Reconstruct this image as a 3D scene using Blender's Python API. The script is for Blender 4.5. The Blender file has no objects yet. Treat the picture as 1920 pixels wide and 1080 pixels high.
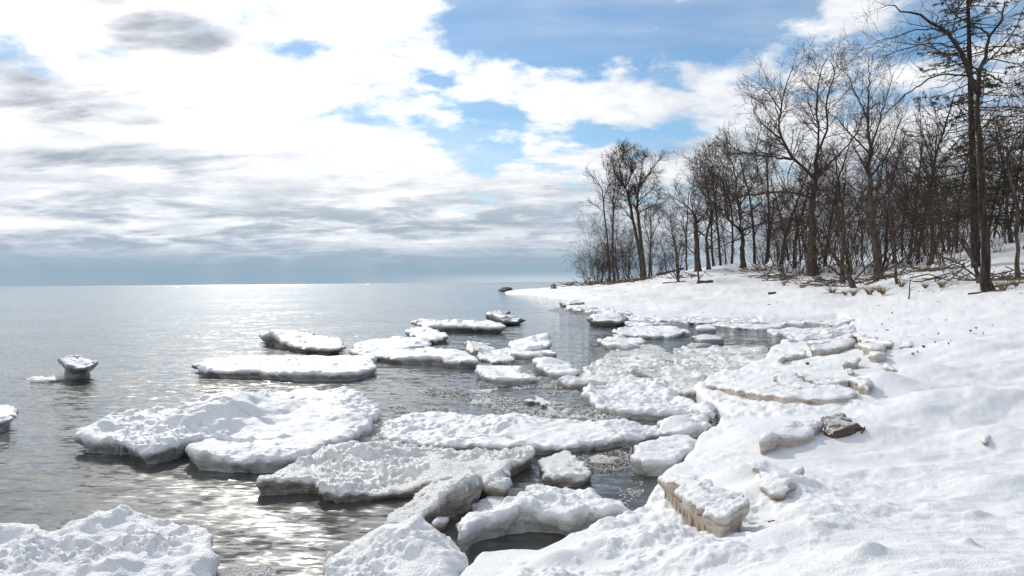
import bpy, math, random
import numpy as np
from mathutils import Matrix, Vector

# ------------------------------------------------------------------ camera
F = 1400.0                       # focal length in photograph pixels (1920 wide)
EYE = 1.7
sc = bpy.context.scene
R_ = math.radians
cam_d = bpy.data.cameras.new('camera'); cam = bpy.data.objects.new('camera', cam_d)
sc.collection.objects.link(cam); sc.camera = cam
cam_d.sensor_width = 36.0; cam_d.lens = F / 1920 * 36.0
cam_d.clip_start = 0.05; cam_d.clip_end = 80000
CM = Matrix.Translation((0, 0, EYE)) @ Matrix.Rotation(R_(90 - 0.446), 4, 'X') @ Matrix.Rotation(R_(-0.47), 4, 'Z')
cam.matrix_world = CM
CR = np.array(CM.to_3x3())
sc.render.resolution_x, sc.render.resolution_y = 1024, 576

# ------------------------------------------------------------------ light and sky
SUN_AZ, SUN_EL = R_(-20), R_(31)
SUN_STRENGTH, SKY_STRENGTH, EXPOSURE = 3.8, 0.14, -0.62
sun_d = bpy.data.lights.new('sun', 'SUN'); sun = bpy.data.objects.new('sun', sun_d); sc.collection.objects.link(sun)
sun_d.energy = SUN_STRENGTH; sun_d.angle = R_(1.0); sun_d.color = (1.0, 0.95, 0.88)
sdir = Vector((math.sin(SUN_AZ) * math.cos(SUN_EL), math.cos(SUN_AZ) * math.cos(SUN_EL), math.sin(SUN_EL)))
sun.rotation_euler = sdir.to_track_quat('Z', 'Y').to_euler()
sun.location = (-20, 40, 40)
vs = sc.view_settings
vs.view_transform = 'Standard'; vs.look = 'None'; vs.exposure = EXPOSURE; vs.gamma = 1.0; vs.use_curve_mapping = False
sc.cycles.max_bounces = 6; sc.cycles.diffuse_bounces = 3; sc.cycles.glossy_bounces = 3
sc.cycles.caustics_reflective = False; sc.cycles.caustics_refractive = False
sc.cycles.sample_clamp_indirect = 4.0


class S:
    """a node socket with arithmetic"""
    def __init__(s, nt, sock): s.nt, s.s = nt, sock
    def m(s, op, *a, clamp=False):
        n = s.nt.nodes.new('ShaderNodeMath'); n.operation = op; n.use_clamp = clamp
        for i, v in enumerate((s,) + a):
            if isinstance(v, S): s.nt.links.new(v.s, n.inputs[i])
            else: n.inputs[i].default_value = v
        return S(s.nt, n.outputs[0])
    def __add__(s, o): return s.m('ADD', o)
    def __radd__(s, o): return s.m('ADD', o)
    def __sub__(s, o): return s.m('SUBTRACT', o)
    def __rsub__(s, o): return (s * -1.0).m('ADD', o)
    def __mul__(s, o): return s.m('MULTIPLY', o)
    def __rmul__(s, o): return s.m('MULTIPLY', o)
    def __truediv__(s, o): return s.m('DIVIDE', o)
    def ss(s, a, b):             # smoothstep between a and b (a may exceed b)
        n = s.nt.nodes.new('ShaderNodeMapRange'); n.interpolation_type = 'SMOOTHSTEP'
        if a > b: n.inputs['To Min'].default_value, n.inputs['To Max'].default_value, a, b = 1.0, 0.0, b, a
        s.nt.links.new(s.s, n.inputs['Value']); n.inputs['From Min'].default_value = a; n.inputs['From Max'].default_value = b
        return S(s.nt, n.outputs['Result'])


def vec(nt, x, y, z):
    n = nt.nodes.new('ShaderNodeCombineXYZ')
    for i, v in enumerate((x, y, z)):
        if isinstance(v, S): nt.links.new(v.s, n.inputs[i])
        else: n.inputs[i].default_value = v
    return S(nt, n.outputs[0])
def noise(nt, v, scale, detail=4, rough=0.55, dist=0.0, lac=2.0):
    n = nt.nodes.new('ShaderNodeTexNoise'); n.inputs['Scale'].default_value = scale; n.inputs['Detail'].default_value = detail
    n.inputs['Roughness'].default_value = rough; n.inputs['Distortion'].default_value = dist; n.inputs['Lacunarity'].default_value = lac
    if v is not None: nt.links.new(v.s, n.inputs['Vector'])
    return S(nt, n.outputs[0])
def mixc(nt, f, a, b):
    n = nt.nodes.new('ShaderNodeMix'); n.data_type = 'RGBA'
    for sock, v in ((n.inputs[0], f), (n.inputs[6], a), (n.inputs[7], b)):
        if isinstance(v, S): nt.links.new(v.s, sock)
        else: sock.default_value = v if isinstance(v, float) else (*v, 1.0)
    return S(nt, n.outputs[2])
def sep(nt, v):
    n = nt.nodes.new('ShaderNodeSeparateXYZ'); nt.links.new(v.s, n.inputs[0])
    return [S(nt, o) for o in n.outputs]


def build_world():
    w = bpy.data.worlds.new('World'); sc.world = w; w.use_nodes = True
    nt = w.node_tree; nt.nodes.clear()
    out = nt.nodes.new('ShaderNodeOutputWorld'); bg = nt.nodes.new('ShaderNodeBackground')
    nt.links.new(bg.outputs[0], out.inputs[0])
    w.cycles.sampling_method = 'MANUAL'; w.cycles.sample_map_resolution = 512
    sky = nt.nodes.new('ShaderNodeTexSky'); sky.sky_type = 'NISHITA'; sky.sun_disc = False
    sky.sun_elevation = SUN_EL; sky.sun_rotation = SUN_AZ
    sky.air_density = 1.0; sky.dust_density = 0.15; sky.ozone_density = 3.0
    tc = nt.nodes.new('ShaderNodeTexCoord')
    d = S(nt, tc.outputs['Generated'])
    dx, dy, dz = sep(nt, d)
    zc = dz.m('MAXIMUM', 0.0)
    az = dx.m('ARCTAN2', dy); el = zc.m('ARCSINE')
    X = az * 1.4; Y = el * 1.4                      # bearing and height of a point of the sky
    k = (zc + 0.20).m('POWER', -1.0)
    p = vec(nt, dx * k, dy * k, 0.0)                # on a flat cloud deck
    wn = noise(nt, p, 3.0, 5, 0.62)
    wn2 = noise(nt, vec(nt, dx * k + 7.3, dy * k + 2.1, 3.0), 3.0, 5, 0.62)
    Xw = X + (wn - 0.5) * 0.16; Yw = Y + (wn2 - 0.5) * 0.10
    def blob(cx, cy, rx, ry, rot=0.0):
        a = (cx - 960) / 1000; b = (529 - cy) / 1000
        u = Xw - a; v = Yw - b
        c, s_ = math.cos(rot), math.sin(rot)
        uu = (u * c + v * s_) * (1000.0 / rx); vv = (v * c - u * s_) * (1000.0 / ry)
        return (uu * uu + vv * vv).m('MULTIPLY', -1.0).m('EXPONENT')
    n1 = noise(nt, p, 3.1, 6, 0.60, 0.15)
    left = (X - Y * 0.45).ss(-0.10, -0.50) * 0.42             # the cloud bank out over the lake
    low = Yw.ss(0.31, 0.19) * 0.34
    bias = left + low - 0.12
    for b, wgt in ((blob(1290, 150, 150, 36, 0.12), .40), (blob(1010, 185, 170, 55, -0.3), .34), (blob(1570, 92, 50, 55), .42),
                   (blob(1370, 8, 150, 34), .34), (blob(1180, 215, 150, 40), .28), (blob(1360, 225, 190, 55), .30), (blob(1780, 250, 190, 170), .26),
                   (blob(1080, 262, 130, 20), -.34), (blob(930, 222, 55, 26), -.34), (blob(600, 118, 85, 22), -.42),
                   (blob(840, 185, 75, 24, -0.4), -.36), (blob(1150, 70, 330, 80), -.20), (blob(100, 95, 45, 20), -.36), (blob(1030, 60, 200, 80), -.12)):
        bias = bias + b * wgt
    dens = (n1 - 0.5) * 1.9 + 0.5 + bias + Y.ss(0.14, 0.06) * 0.6
    cover = dens.ss(0.36, 0.72)
    veil = noise(nt, vec(nt, dx * k * 0.6, dy * k * 1.7, 1.0), 1.6, 4, 0.55).ss(0.36, 0.75) * 0.42
    cover = cover.m('MAXIMUM', veil)
    # brightness: thin edges and the parts near the sun are white, thick parts grey
    sd = nt.nodes.new('ShaderNodeVectorMath'); sd.operation = 'DOT_PRODUCT'
    nt.links.new(d.s, sd.inputs[0]); sd.inputs[1].default_value = sdir
    cosang = S(nt, sd.outputs['Value'])
    glow = cosang.ss(0.80, 1.0)
    n2 = noise(nt, vec(nt, dx * k * 0.55 + 3.1, dy * k * 1.25, 5.0), 3.0, 5, 0.60, 0.15)
    n4 = noise(nt, vec(nt, dx * k * 0.9 + 1.7, dy * k * 1.1, 8.0), 8.0, 4, 0.60, 0.2)
    g = (n2 - 0.5) * 1.9 + (n4 - 0.5) * 0.55 + Y.ss(0.36, 0.10) * 0.32 - 0.06
    for b, wgt in ((blob(350, 110, 150, 62, -0.25), .62), (blob(40, 215, 150, 40, -.1), .45), (blob(10, 165, 110, 46), .36), (blob(300, 245, 90, 34), .36),
                   (blob(640, 210, 300, 80), -.30), (blob(200, 310, 330, 45), .20), (blob(1230, 290, 80, 34), .22), (blob(900, 330, 240, 40), -.2)):
        g = g + b * wgt
    grey = g.ss(0.06, 0.70)
    n3 = noise(nt, vec(nt, X * 2.6, Y * 15.0, 2.0), 2.4, 6, 0.60, 0.3)      # layers seen edge-on low in the sky
    band = n3.ss(0.38, 0.62) * Y.ss(0.24, 0.10)
    grey = grey.m('MAXIMUM', band * 0.95)
    rays = noise(nt, vec(nt, X * 9.0 + Y * 1.5, 0.0, 0.0), 1.0, 3, 0.5)
    hor = (Y + (n3 - 0.5) * 0.07).ss(0.085, 0.025)
    white = mixc(nt, glow, (1.38, 1.40, 1.43), (1.95, 1.93, 1.90))
    soft = mixc(nt, (n4 * 0.5 + n1 * 0.5).ss(0.34, 0.66), (0.80, 0.84, 0.90), (1.16, 1.16, 1.16))
    vm = nt.nodes.new('ShaderNodeVectorMath'); vm.operation = 'MULTIPLY'; nt.links.new(white.s, vm.inputs[0]); nt.links.new(soft.s, vm.inputs[1]); white = S(nt, vm.outputs[0])
    greyc = mixc(nt, Y.ss(0.30, 0.08), (0.57, 0.64, 0.76), (0.56, 0.69, 0.84))
    cl = mixc(nt, grey * 0.95, white, greyc)
    horc = mixc(nt, rays.ss(0.35, 0.75) * 0.32 * X.ss(0.25, -0.15), (0.49, 0.68, 0.86), (0.74, 0.90, 1.02))
    horc = mixc(nt, (Y + (rays - 0.5) * 0.01).ss(0.022, 0.0) * X.ss(-0.35, 0.05), horc, (0.86, 1.02, 1.14))
    mul = nt.nodes.new('ShaderNodeVectorMath'); mul.operation = 'SCALE'; mul.inputs['Scale'].default_value = SKY_STRENGTH
    tint = nt.nodes.new('ShaderNodeVectorMath'); tint.operation = 'MULTIPLY'; tint.inputs[1].default_value = (0.95, 1.10, 1.13)   # cool white balance
    nt.links.new(sky.outputs[0], tint.inputs[0]); nt.links.new(tint.outputs[0], mul.inputs[0])
    blue = S(nt, mul.outputs[0])
    c = mixc(nt, cover, blue, cl)
    c = mixc(nt, hor * X.ss(0.9, 0.1), c, horc)
    nt.links.new(c.s, bg.inputs['Color']); bg.inputs['Strength'].default_value = 1.0
build_world()

# ------------------------------------------------------------------ helpers: rays, noise, meshes
C = sc.collection
rng = np.random.default_rng(7)
def ray(px, py):
    v = CR @ np.array([(px - 960) / F, (540 - py) / F, -1.0]); return v / v[1]      # y component 1
def on_z(px, py, z):
    d = ray(px, py); t = (z - EYE) / d[2]; return np.array([d[0] * t, d[1] * t, z])
def at(px, py, D):
    d = ray(px, py); return np.array([d[0] * D, D, EYE + d[2] * D])

_perm = rng.permutation(256).astype(np.int32); _perm = np.concatenate([_perm, _perm])
_val = rng.random(256) * 2 - 1
def vnoise(x, y, z=None):
    xi = np.floor(x); yi = np.floor(y); fx = x - xi; fy = y - yi
    xi = xi.astype(np.int32) & 255; yi = yi.astype(np.int32) & 255
    ux = fx * fx * fx * (fx * (fx * 6 - 15) + 10); uy = fy * fy * fy * (fy * (fy * 6 - 15) + 10)
    if z is None:
        def h(a, b): return _val[_perm[_perm[(xi + a) & 255] + ((yi + b) & 255)]]
        return (h(0, 0) * (1 - ux) + h(1, 0) * ux) * (1 - uy) + (h(0, 1) * (1 - ux) + h(1, 1) * ux) * uy
    zi = np.floor(z); fz = z - zi; zi = zi.astype(np.int32) & 255
    uz = fz * fz * fz * (fz * (fz * 6 - 15) + 10)
    def h(a, b, c): return _val[_perm[_perm[_perm[(xi + a) & 255] + ((yi + b) & 255)] + ((zi + c) & 255)]]
    l0 = (h(0, 0, 0) * (1 - ux) + h(1, 0, 0) * ux) * (1 - uy) + (h(0, 1, 0) * (1 - ux) + h(1, 1, 0) * ux) * uy
    l1 = (h(0, 0, 1) * (1 - ux) + h(1, 0, 1) * ux) * (1 - uy) + (h(0, 1, 1) * (1 - ux) + h(1, 1, 1) * ux) * uy
    return l0 * (1 - uz) + l1 * uz
def fbm(x, y, scale, octv=4, gain=0.5, seed=0.0):
    a, s, t = 1.0, scale, 0.0
    for o in range(octv):
        ca, sa = math.cos(0.6 + 1.1 * o), math.sin(0.6 + 1.1 * o)
        t = t + a * vnoise((x * ca - y * sa) * s + 17.3 * o + seed, (x * sa + y * ca) * s - 9.1 * o + seed * 1.7); a *= gain; s *= 2.03
    return t
def sstep(x, a, b):
    t = np.clip((x - a) / (b - a), 0, 1); return t * t * (3 - 2 * t)
def poly_sd(P, x, y):
    """signed distance to a closed polygon, positive inside"""
    shp = x.shape; x = x.ravel(); y = y.ravel()
    d2 = np.full(x.size, 1e18); inside = np.zeros(x.size, bool)
    n = len(P)
    for i in range(n):
        ax, ay = P[i]; bx, by = P[(i + 1) % n]
        ex, ey = bx - ax, by - ay; L = ex * ex + ey * ey + 1e-12
        wx, wy = x - ax, y - ay
        t = np.clip((wx * ex + wy * ey) / L, 0, 1)
        d2 = np.minimum(d2, (wx - ex * t) ** 2 + (wy - ey * t) ** 2)
        cr = (ay > y) != (by > y)
        if cr.any():
            xx = ax + (y - ay) * ex / (ey if abs(ey) > 1e-12 else 1e-12)
            inside ^= cr & (x < xx)
    d = np.sqrt(d2); return np.where(inside, d, -d).reshape(shp)
def smooth_poly(P, it=2):
    P = np.asarray(P, float)
    for _ in range(it):
        Q = np.roll(P, -1, 0); P = np.stack([0.75 * P + 0.25 * Q, 0.25 * P + 0.75 * Q], 1).reshape(-1, P.shape[1])
    return P
def mesh_np(name, V, Fq, smooth=True):
    """mesh from numpy verts and an (n,3) or (n,4) face array"""
    me = bpy.data.meshes.new(name)
    V = np.ascontiguousarray(V, np.float32); Fq = np.ascontiguousarray(Fq, np.int32)
    k = Fq.shape[1]
    me.vertices.add(len(V)); me.vertices.foreach_set('co', V.ravel())
    me.loops.add(Fq.size); me.loops.foreach_set('vertex_index', Fq.ravel())
    me.polygons.add(len(Fq)); me.polygons.foreach_set('loop_start', np.arange(0, Fq.size, k, dtype=np.int32))
    me.polygons.foreach_set('use_smooth', np.full(len(Fq), smooth, bool))
    me.update(calc_edges=True); me.validate()
    return me
def link(name, me, mat=None, parent=None, loc=None):
    o = bpy.data.objects.new(name, me); C.objects.link(o)
    if me is not None and mat is not None and not me.materials: me.materials.append(mat)
    if parent is not None: o.parent = parent
    if loc is not None: o.location = loc
    return o
def tag(o, label=None, cat=None, group=None, kind=None):
    for k, v in (('label', label), ('category', cat), ('group', group), ('kind', kind)):
        if v: o[k] = v
    return o

# ------------------------------------------------------------------ materials
def new_mat(name):
    m = bpy.data.materials.new(name); m.use_nodes = True
    nt = m.node_tree; b = nt.nodes['Principled BSDF']
    g = nt.nodes.new('ShaderNodeNewGeometry')
    return m, nt, b, S(nt, g.outputs['Position'])
def bump(nt, b, h, strength, dist):
    n = nt.nodes.new('ShaderNodeBump'); n.inputs['Strength'].default_value = strength; n.inputs['Distance'].default_value = dist
    nt.links.new(h.s, n.inputs['Height']); nt.links.new(n.outputs[0], b.inputs['Normal'])
def snow_mat(name, col, stain, stain_amt, grain=38.0, bdist=0.02, bstr=0.7, rough=0.6, lumps=9.0, cap=None):
    """cap: (side colour, lo, hi): snow lies only where the surface faces up, the sides show bare ice"""
    m, nt, b, P = new_mat(name)
    n1 = noise(nt, P, 2.3, 4, 0.6); n2 = noise(nt, P, 14.0, 4, 0.65)
    f = (n1 * 0.6 + n2 * 0.4).ss(0.62 - stain_amt * 0.3, 0.80 - stain_amt * 0.25)
    c = mixc(nt, f * min(1.0, stain_amt + 0.25), col, stain)
    grit = noise(nt, P, 55.0, 2, 0.5).ss(0.66, 0.72) * noise(nt, P, 1.1, 3, 0.6).ss(0.50, 0.66)
    c = mixc(nt, grit * 0.65, c, (0.22, 0.17, 0.125))
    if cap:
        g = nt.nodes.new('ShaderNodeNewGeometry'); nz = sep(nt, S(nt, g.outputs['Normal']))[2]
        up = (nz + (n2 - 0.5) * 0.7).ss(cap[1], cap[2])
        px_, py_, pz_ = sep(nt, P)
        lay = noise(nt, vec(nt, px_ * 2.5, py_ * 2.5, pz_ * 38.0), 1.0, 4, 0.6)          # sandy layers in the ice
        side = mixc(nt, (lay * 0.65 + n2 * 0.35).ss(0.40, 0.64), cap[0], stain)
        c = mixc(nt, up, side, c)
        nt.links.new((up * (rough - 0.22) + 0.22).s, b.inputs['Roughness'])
    else: b.inputs['Roughness'].default_value = rough
    nt.links.new(c.s, b.inputs['Base Color'])
    b.inputs['Specular IOR Level'].default_value = 0.35
    v = nt.nodes.new('ShaderNodeTexVoronoi'); v.inputs['Scale'].default_value = grain * 1.1; nt.links.new(P.s, v.inputs['Vector'])
    h = noise(nt, P, grain, 5, 0.72) * 0.9 + S(nt, v.outputs['Distance']) * 0.35 + noise(nt, P, lumps, 4, 0.65) * 0.9
    bump(nt, b, h, bstr, bdist)
    return m
M = {}
M['snow'] = snow_mat('beach snow', (0.815, 0.825, 0.84), (0.70, 0.66, 0.60), 0.10, 75.0, 0.010, 0.7, lumps=15.0)
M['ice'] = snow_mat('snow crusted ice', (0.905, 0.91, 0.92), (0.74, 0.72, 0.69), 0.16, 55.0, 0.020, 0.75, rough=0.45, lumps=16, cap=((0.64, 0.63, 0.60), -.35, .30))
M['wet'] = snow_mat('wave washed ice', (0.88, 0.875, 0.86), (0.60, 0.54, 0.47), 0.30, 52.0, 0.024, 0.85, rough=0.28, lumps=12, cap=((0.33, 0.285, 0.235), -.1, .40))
M['slush'] = snow_mat('slush ice', (0.68, 0.68, 0.665), (0.45, 0.41, 0.35), 0.50, 60.0, 0.024, 1.0, rough=0.26, lumps=14)
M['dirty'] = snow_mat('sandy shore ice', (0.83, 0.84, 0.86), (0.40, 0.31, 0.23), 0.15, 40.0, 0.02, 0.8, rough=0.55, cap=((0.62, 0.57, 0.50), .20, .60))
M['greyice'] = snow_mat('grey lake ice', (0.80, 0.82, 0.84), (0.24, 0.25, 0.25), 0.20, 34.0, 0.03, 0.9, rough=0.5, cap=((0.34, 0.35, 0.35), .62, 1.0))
M['brownice'] = snow_mat('brown rock with snow', (0.80, 0.81, 0.83), (0.055, 0.036, 0.024), 0.05, 26.0, 0.014, 0.8, rough=0.5, cap=((0.13, 0.085, 0.055), .80, 1.15))

def bark_mat(name, c1, c2):
    m, nt, b, P = new_mat(name)
    x, y, z = sep(nt, P)
    n = noise(nt, vec(nt, x * 9.0, y * 9.0, z * 1.6), 1.0, 5, 0.65)
    nt.links.new(mixc(nt, n.ss(0.35, 0.7), c1, c2).s, b.inputs['Base Color'])
    b.inputs['Roughness'].default_value = 0.9; b.inputs['Specular IOR Level'].default_value = 0.2
    bump(nt, b, n, 0.8, 0.03)
    return m
M['bark'] = bark_mat('grey brown bark', (0.05, 0.038, 0.030), (0.15, 0.115, 0.09))
M['darkbark'] = bark_mat('dark bark', (0.025, 0.02, 0.017), (0.075, 0.06, 0.05))
M['twig'] = bark_mat('twigs', (0.055, 0.038, 0.029), (0.125, 0.088, 0.066))
M['redtwig'] = bark_mat('reddish shrub twigs', (0.045, 0.029, 0.021), (0.115, 0.073, 0.05))
M['needle'] = bark_mat('dark needles', (0.026, 0.034, 0.02), (0.07, 0.08, 0.045))
M['log'] = bark_mat('weathered driftwood', (0.06, 0.045, 0.035), (0.16, 0.125, 0.10))
M['grass'] = bark_mat('dry grass', (0.20, 0.13, 0.07), (0.36, 0.26, 0.15))
M['litter'] = bark_mat('dead leaves', (0.09, 0.065, 0.048), (0.20, 0.145, 0.105))
def rock_mat(name, c1, c2):
    m, nt, b, P = new_mat(name)
    n = noise(nt, P, 5.0, 6, 0.65)
    nt.links.new(mixc(nt, n.ss(0.35, 0.68), c1, c2).s, b.inputs['Base Color'])
    b.inputs['Roughness'].default_value = 0.75; b.inputs['Specular IOR Level'].default_value = 0.25; bump(nt, b, n, 0.9, 0.06)
    return m
M['rock'] = rock_mat('dark wet rock', (0.035, 0.038, 0.042), (0.10, 0.105, 0.11))
M['brownrock'] = rock_mat('brown rock', (0.13, 0.085, 0.05), (0.26, 0.18, 0.11))
M['icewater'] = None
def ice_clear():
    m, nt, b, P = new_mat('clear icicle')
    b.inputs['Base Color'].default_value = (0.72, 0.76, 0.78, 1); b.inputs['Roughness'].default_value = 0.12
    b.inputs['Transmission Weight'].default_value = 0.55; b.inputs['IOR'].default_value = 1.31
    return m
M['icicle'] = ice_clear()
M['sandicicle'] = snow_mat('sandy icicles', (0.52, 0.42, 0.32), (0.28, 0.20, 0.13), 0.5, 30.0, 0.004, 0.5, rough=0.2)

def water_mat():
    m, nt, b, P = new_mat('lake water')
    x, y, z = sep(nt, P)
    r = (x * x + y * y).m('SQRT')
    slick = noise(nt, vec(nt, x * 0.05, y * 0.16, 0.0), 1.0, 5, 0.6, 0.4).ss(0.30, 0.70)       # wind lanes
    def slope(v, scale, det):
        n = nt.nodes.new('ShaderNodeTexNoise'); n.inputs['Scale'].default_value = scale; n.inputs['Detail'].default_value = det; n.inputs['Roughness'].default_value = 0.55; n.inputs['Distortion'].default_value = 0.35
        nt.links.new(v.s, n.inputs['Vector']); c = sep(nt, S(nt, n.outputs['Color'])); return c[0] - 0.5, c[1] - 0.5
    bx, by = slope(vec(nt, x * 0.45 - y * 0.2, y * 1.1 + x * 0.2, 0.0), 1.0, 2)
    mx, my = slope(vec(nt, x * 1.9 - y * 0.8, y * 4.8 + x * 1.0, 3.0), 1.0, 3)
    fx, fy = slope(vec(nt, x * 6.0 - y * 4.0, y * 15.0 + x * 3.0, 5.0), 1.0, 3)
    amp = (0.35 + slick * 0.85) * (r.ss(120.0, 1200.0) * 1.1 + 1.0)          # rougher out where the wind reaches
    sx = bx * 0.14 + (mx * 0.46 + fx * 0.74) * amp
    sy = by * 0.24 + (my * 0.66 + fy * 0.95) * amp
    nv = nt.nodes.new('ShaderNodeVectorMath'); nv.operation = 'NORMALIZE'
    nt.links.new(vec(nt, sx, sy, 1.0).s, nv.inputs[0]); nt.links.new(nv.outputs[0], b.inputs['Normal'])
    nt.links.new(mixc(nt, noise(nt, P, 0.35, 3), (0.050, 0.058, 0.058), (0.085, 0.082, 0.072)).s, b.inputs['Base Color'])
    b.inputs['Coat Weight'].default_value = 0.34; b.inputs['Coat Roughness'].default_value = 0.30; b.inputs['Coat IOR'].default_value = 1.36
    nt.links.new(nv.outputs[0], b.inputs['Coat Normal'])
    b.inputs['Roughness'].default_value = 0.045; b.inputs['IOR'].default_value = 1.333
    return m
M['water'] = water_mat()

# ------------------------------------------------------------------ water
Wv = [(-30000, -300, 0), (30000, -300, 0), (30000, 40000, 0), (-30000, 40000, 0)]
wo = link('lake_water', mesh_np('lake_water', np.array(Wv), np.array([[0, 1, 2, 3]]), False), M['water'])
tag(wo, 'calm grey lake water reaching to the horizon', kind='structure')

# ------------------------------------------------------------------ terrain
coast_px = [(868, 1092), (900, 1068), (953, 1054), (1000, 1055), (1030, 1040), (1062, 1020), (1124, 992), (1188, 979), (1213, 955), (1226, 915), (1240, 890), (1285, 872), (1308, 838), (1345, 802), (1356, 782),
            (1312, 752), (1306, 728), (1330, 712), (1395, 692), (1440, 672), (1440, 655), (1475, 632), (1590, 614), (1575, 603), (1470, 602), (1400, 600), (1330, 600),
            (1260, 599), (1180, 597), (1110, 597), (1103, 593), (1150, 588), (1107, 586), (1072, 580), (1064, 573), (1090, 569), (1062, 560), (1015, 553), (968, 550.5), (945, 548.5)]
coast = [on_z(px, py, 0.10)[:2] for px, py in coast_px]
coast += [np.array(p) for p in ((-1.2, 123), (0.5, 129), (5, 134), (13, 138), (24, 150), (70, 190), (260, 330), (260, -40), (-3, -40), (-2.6, 0.5), (-1.2, 2.6), (-0.45, 3.2))]
coast = np.array(coast)
ctl = []
for p in coast[:40:2]: ctl.append((p[0], p[1], 0.16))
for px, py, D in ((1850, 545, 28), (1920, 550, 25), (1640, 528, 50), (1520, 517, 60), (1390, 501, 78), (1305, 510, 80), (1205, 525, 95), (1120, 531, 105), (1700, 560, 30),
                  (1500, 547, 45), (1300, 546, 60), (1200, 551, 62), (1100, 546, 80), (1850, 600, 19), (1600, 600, 25), (1920, 1080, 3.0), (1500, 1080, 3.3), (1300, 1000, 4.4),
                  (1600, 850, 6.2), (1900, 850, 5.8), (1700, 700, 10), (1900, 700, 9.6), (1500, 720, 9.9), (1800, 620, 17), (1600, 670, 12.4), (1400, 800, 7.1), (1800, 480, 45), (1900, 440, 50),
                  (1980, 430, 50), (1700, 490, 62), (1600, 497, 78), (1390, 494, 100), (1250, 515, 108), (1085, 536, 122), (1027, 541, 124), (980, 543.5, 124), (1150, 528, 118), (2300, 500, 30), (2300, 700, 8)):
    ctl.append(tuple(at(px, py, D)))
ctl.append((0, 0, 0.35)); ctl.append((2, -3, 0.45)); ctl.append((-1, -2, 0.3)); ctl.append((40, 200, 3.0)); ctl.append((120, 150, 6.0)); ctl.append((60, 20, 4.0))
ctl = np.array(ctl)
def _uv(x, y):
    return np.arctan2(x, np.maximum(y, 0) + 2.5) * 2.2, 0.5 * np.log(x * x + y * y + 6.0)
cu, cv = _uv(ctl[:, 0], ctl[:, 1])
def _tps(d2): return 0.5 * d2 * np.log(d2 + 1e-9)
n_ = len(ctl)
A = np.zeros((n_ + 3, n_ + 3)); A[:n_, :n_] = _tps((cu[:, None] - cu) ** 2 + (cv[:, None] - cv) ** 2) + np.eye(n_) * 0.004
A[:n_, n_] = A[n_, :n_] = 1; A[:n_, n_ + 1] = A[n_ + 1, :n_] = cu; A[:n_, n_ + 2] = A[n_ + 2, :n_] = cv
wt = np.linalg.solve(A, np.concatenate([ctl[:, 2], np.zeros(3)]))
def base_h(x, y):
    x = np.asarray(x, float); y = np.asarray(y, float); shp = x.shape; x = x.ravel(); y = y.ravel()
    u, v = _uv(x, y); r = wt[n_] + wt[n_ + 1] * u + wt[n_ + 2] * v
    for i in range(n_): r += wt[i] * _tps((u - cu[i]) ** 2 + (v - cv[i]) ** 2)
    return np.clip(r, 0.09, 9.0).reshape(shp)
# snow mounds on the beach: (px, py, height, radius across, radius along)
mounds = []
for px, py, hh, ra, rb in ((1660, 708, .13, .45, .5), (1720, 762, .10, .5, .35), (1830, 735, .12, .9, .5), (1800, 650, .13, .7, .9), (1880, 800, .09, .5, .35), (1850, 905, .05, .35, .25),
                           (1560, 940, .07, .30, .30), (1480, 1010, .06, .28, .2), (1630, 1060, .035, .08, .06), (1830, 955, .03, .09, .06), (1815, 1015, .025, .05, .04), (1700, 880, .05, .4, .3),
                           (1450, 905, .09, .30, .22), (1400, 880, .08, .28, .2), (1560, 985, .05, .2, .15), (1760, 690, .08, .4, .5), (1700, 640, .10, .8, .8), (1900, 640, .10, 1.0, 1.0),
                           (1640, 800, .07, .4, .3), (1300, 960, .05, .2, .16), (1230, 1010, .06, .2, .18), (1120, 1030, .06, .18, .12), (1050, 1050, .05, .15, .1), (1340, 1050, .05, .3, .2)):
    q = on_z(px, py, 0.3)
    for _ in range(6): q = on_z(px, py, float(base_h(q[0], q[1])) + hh * 0.6)
    mounds.append((q[0], q[1], hh * 1.25, ra * .85, rb * .85))
def land_h(x, y):
    """snow surface height without the drop at the shore"""
    z = base_h(x, y)
    for mx, my, hh, ra, rb in mounds:
        z = z + hh * np.exp(-((x - mx) / ra) ** 2 - ((y - my) / rb) ** 2)
    return z
def on_land(px, py, up=0.0):
    q = on_z(px, py, 0.3)
    for _ in range(10): q = on_z(px, py, float(land_h(np.array(q[0]), np.array(q[1]))) + up)
    return q
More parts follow.
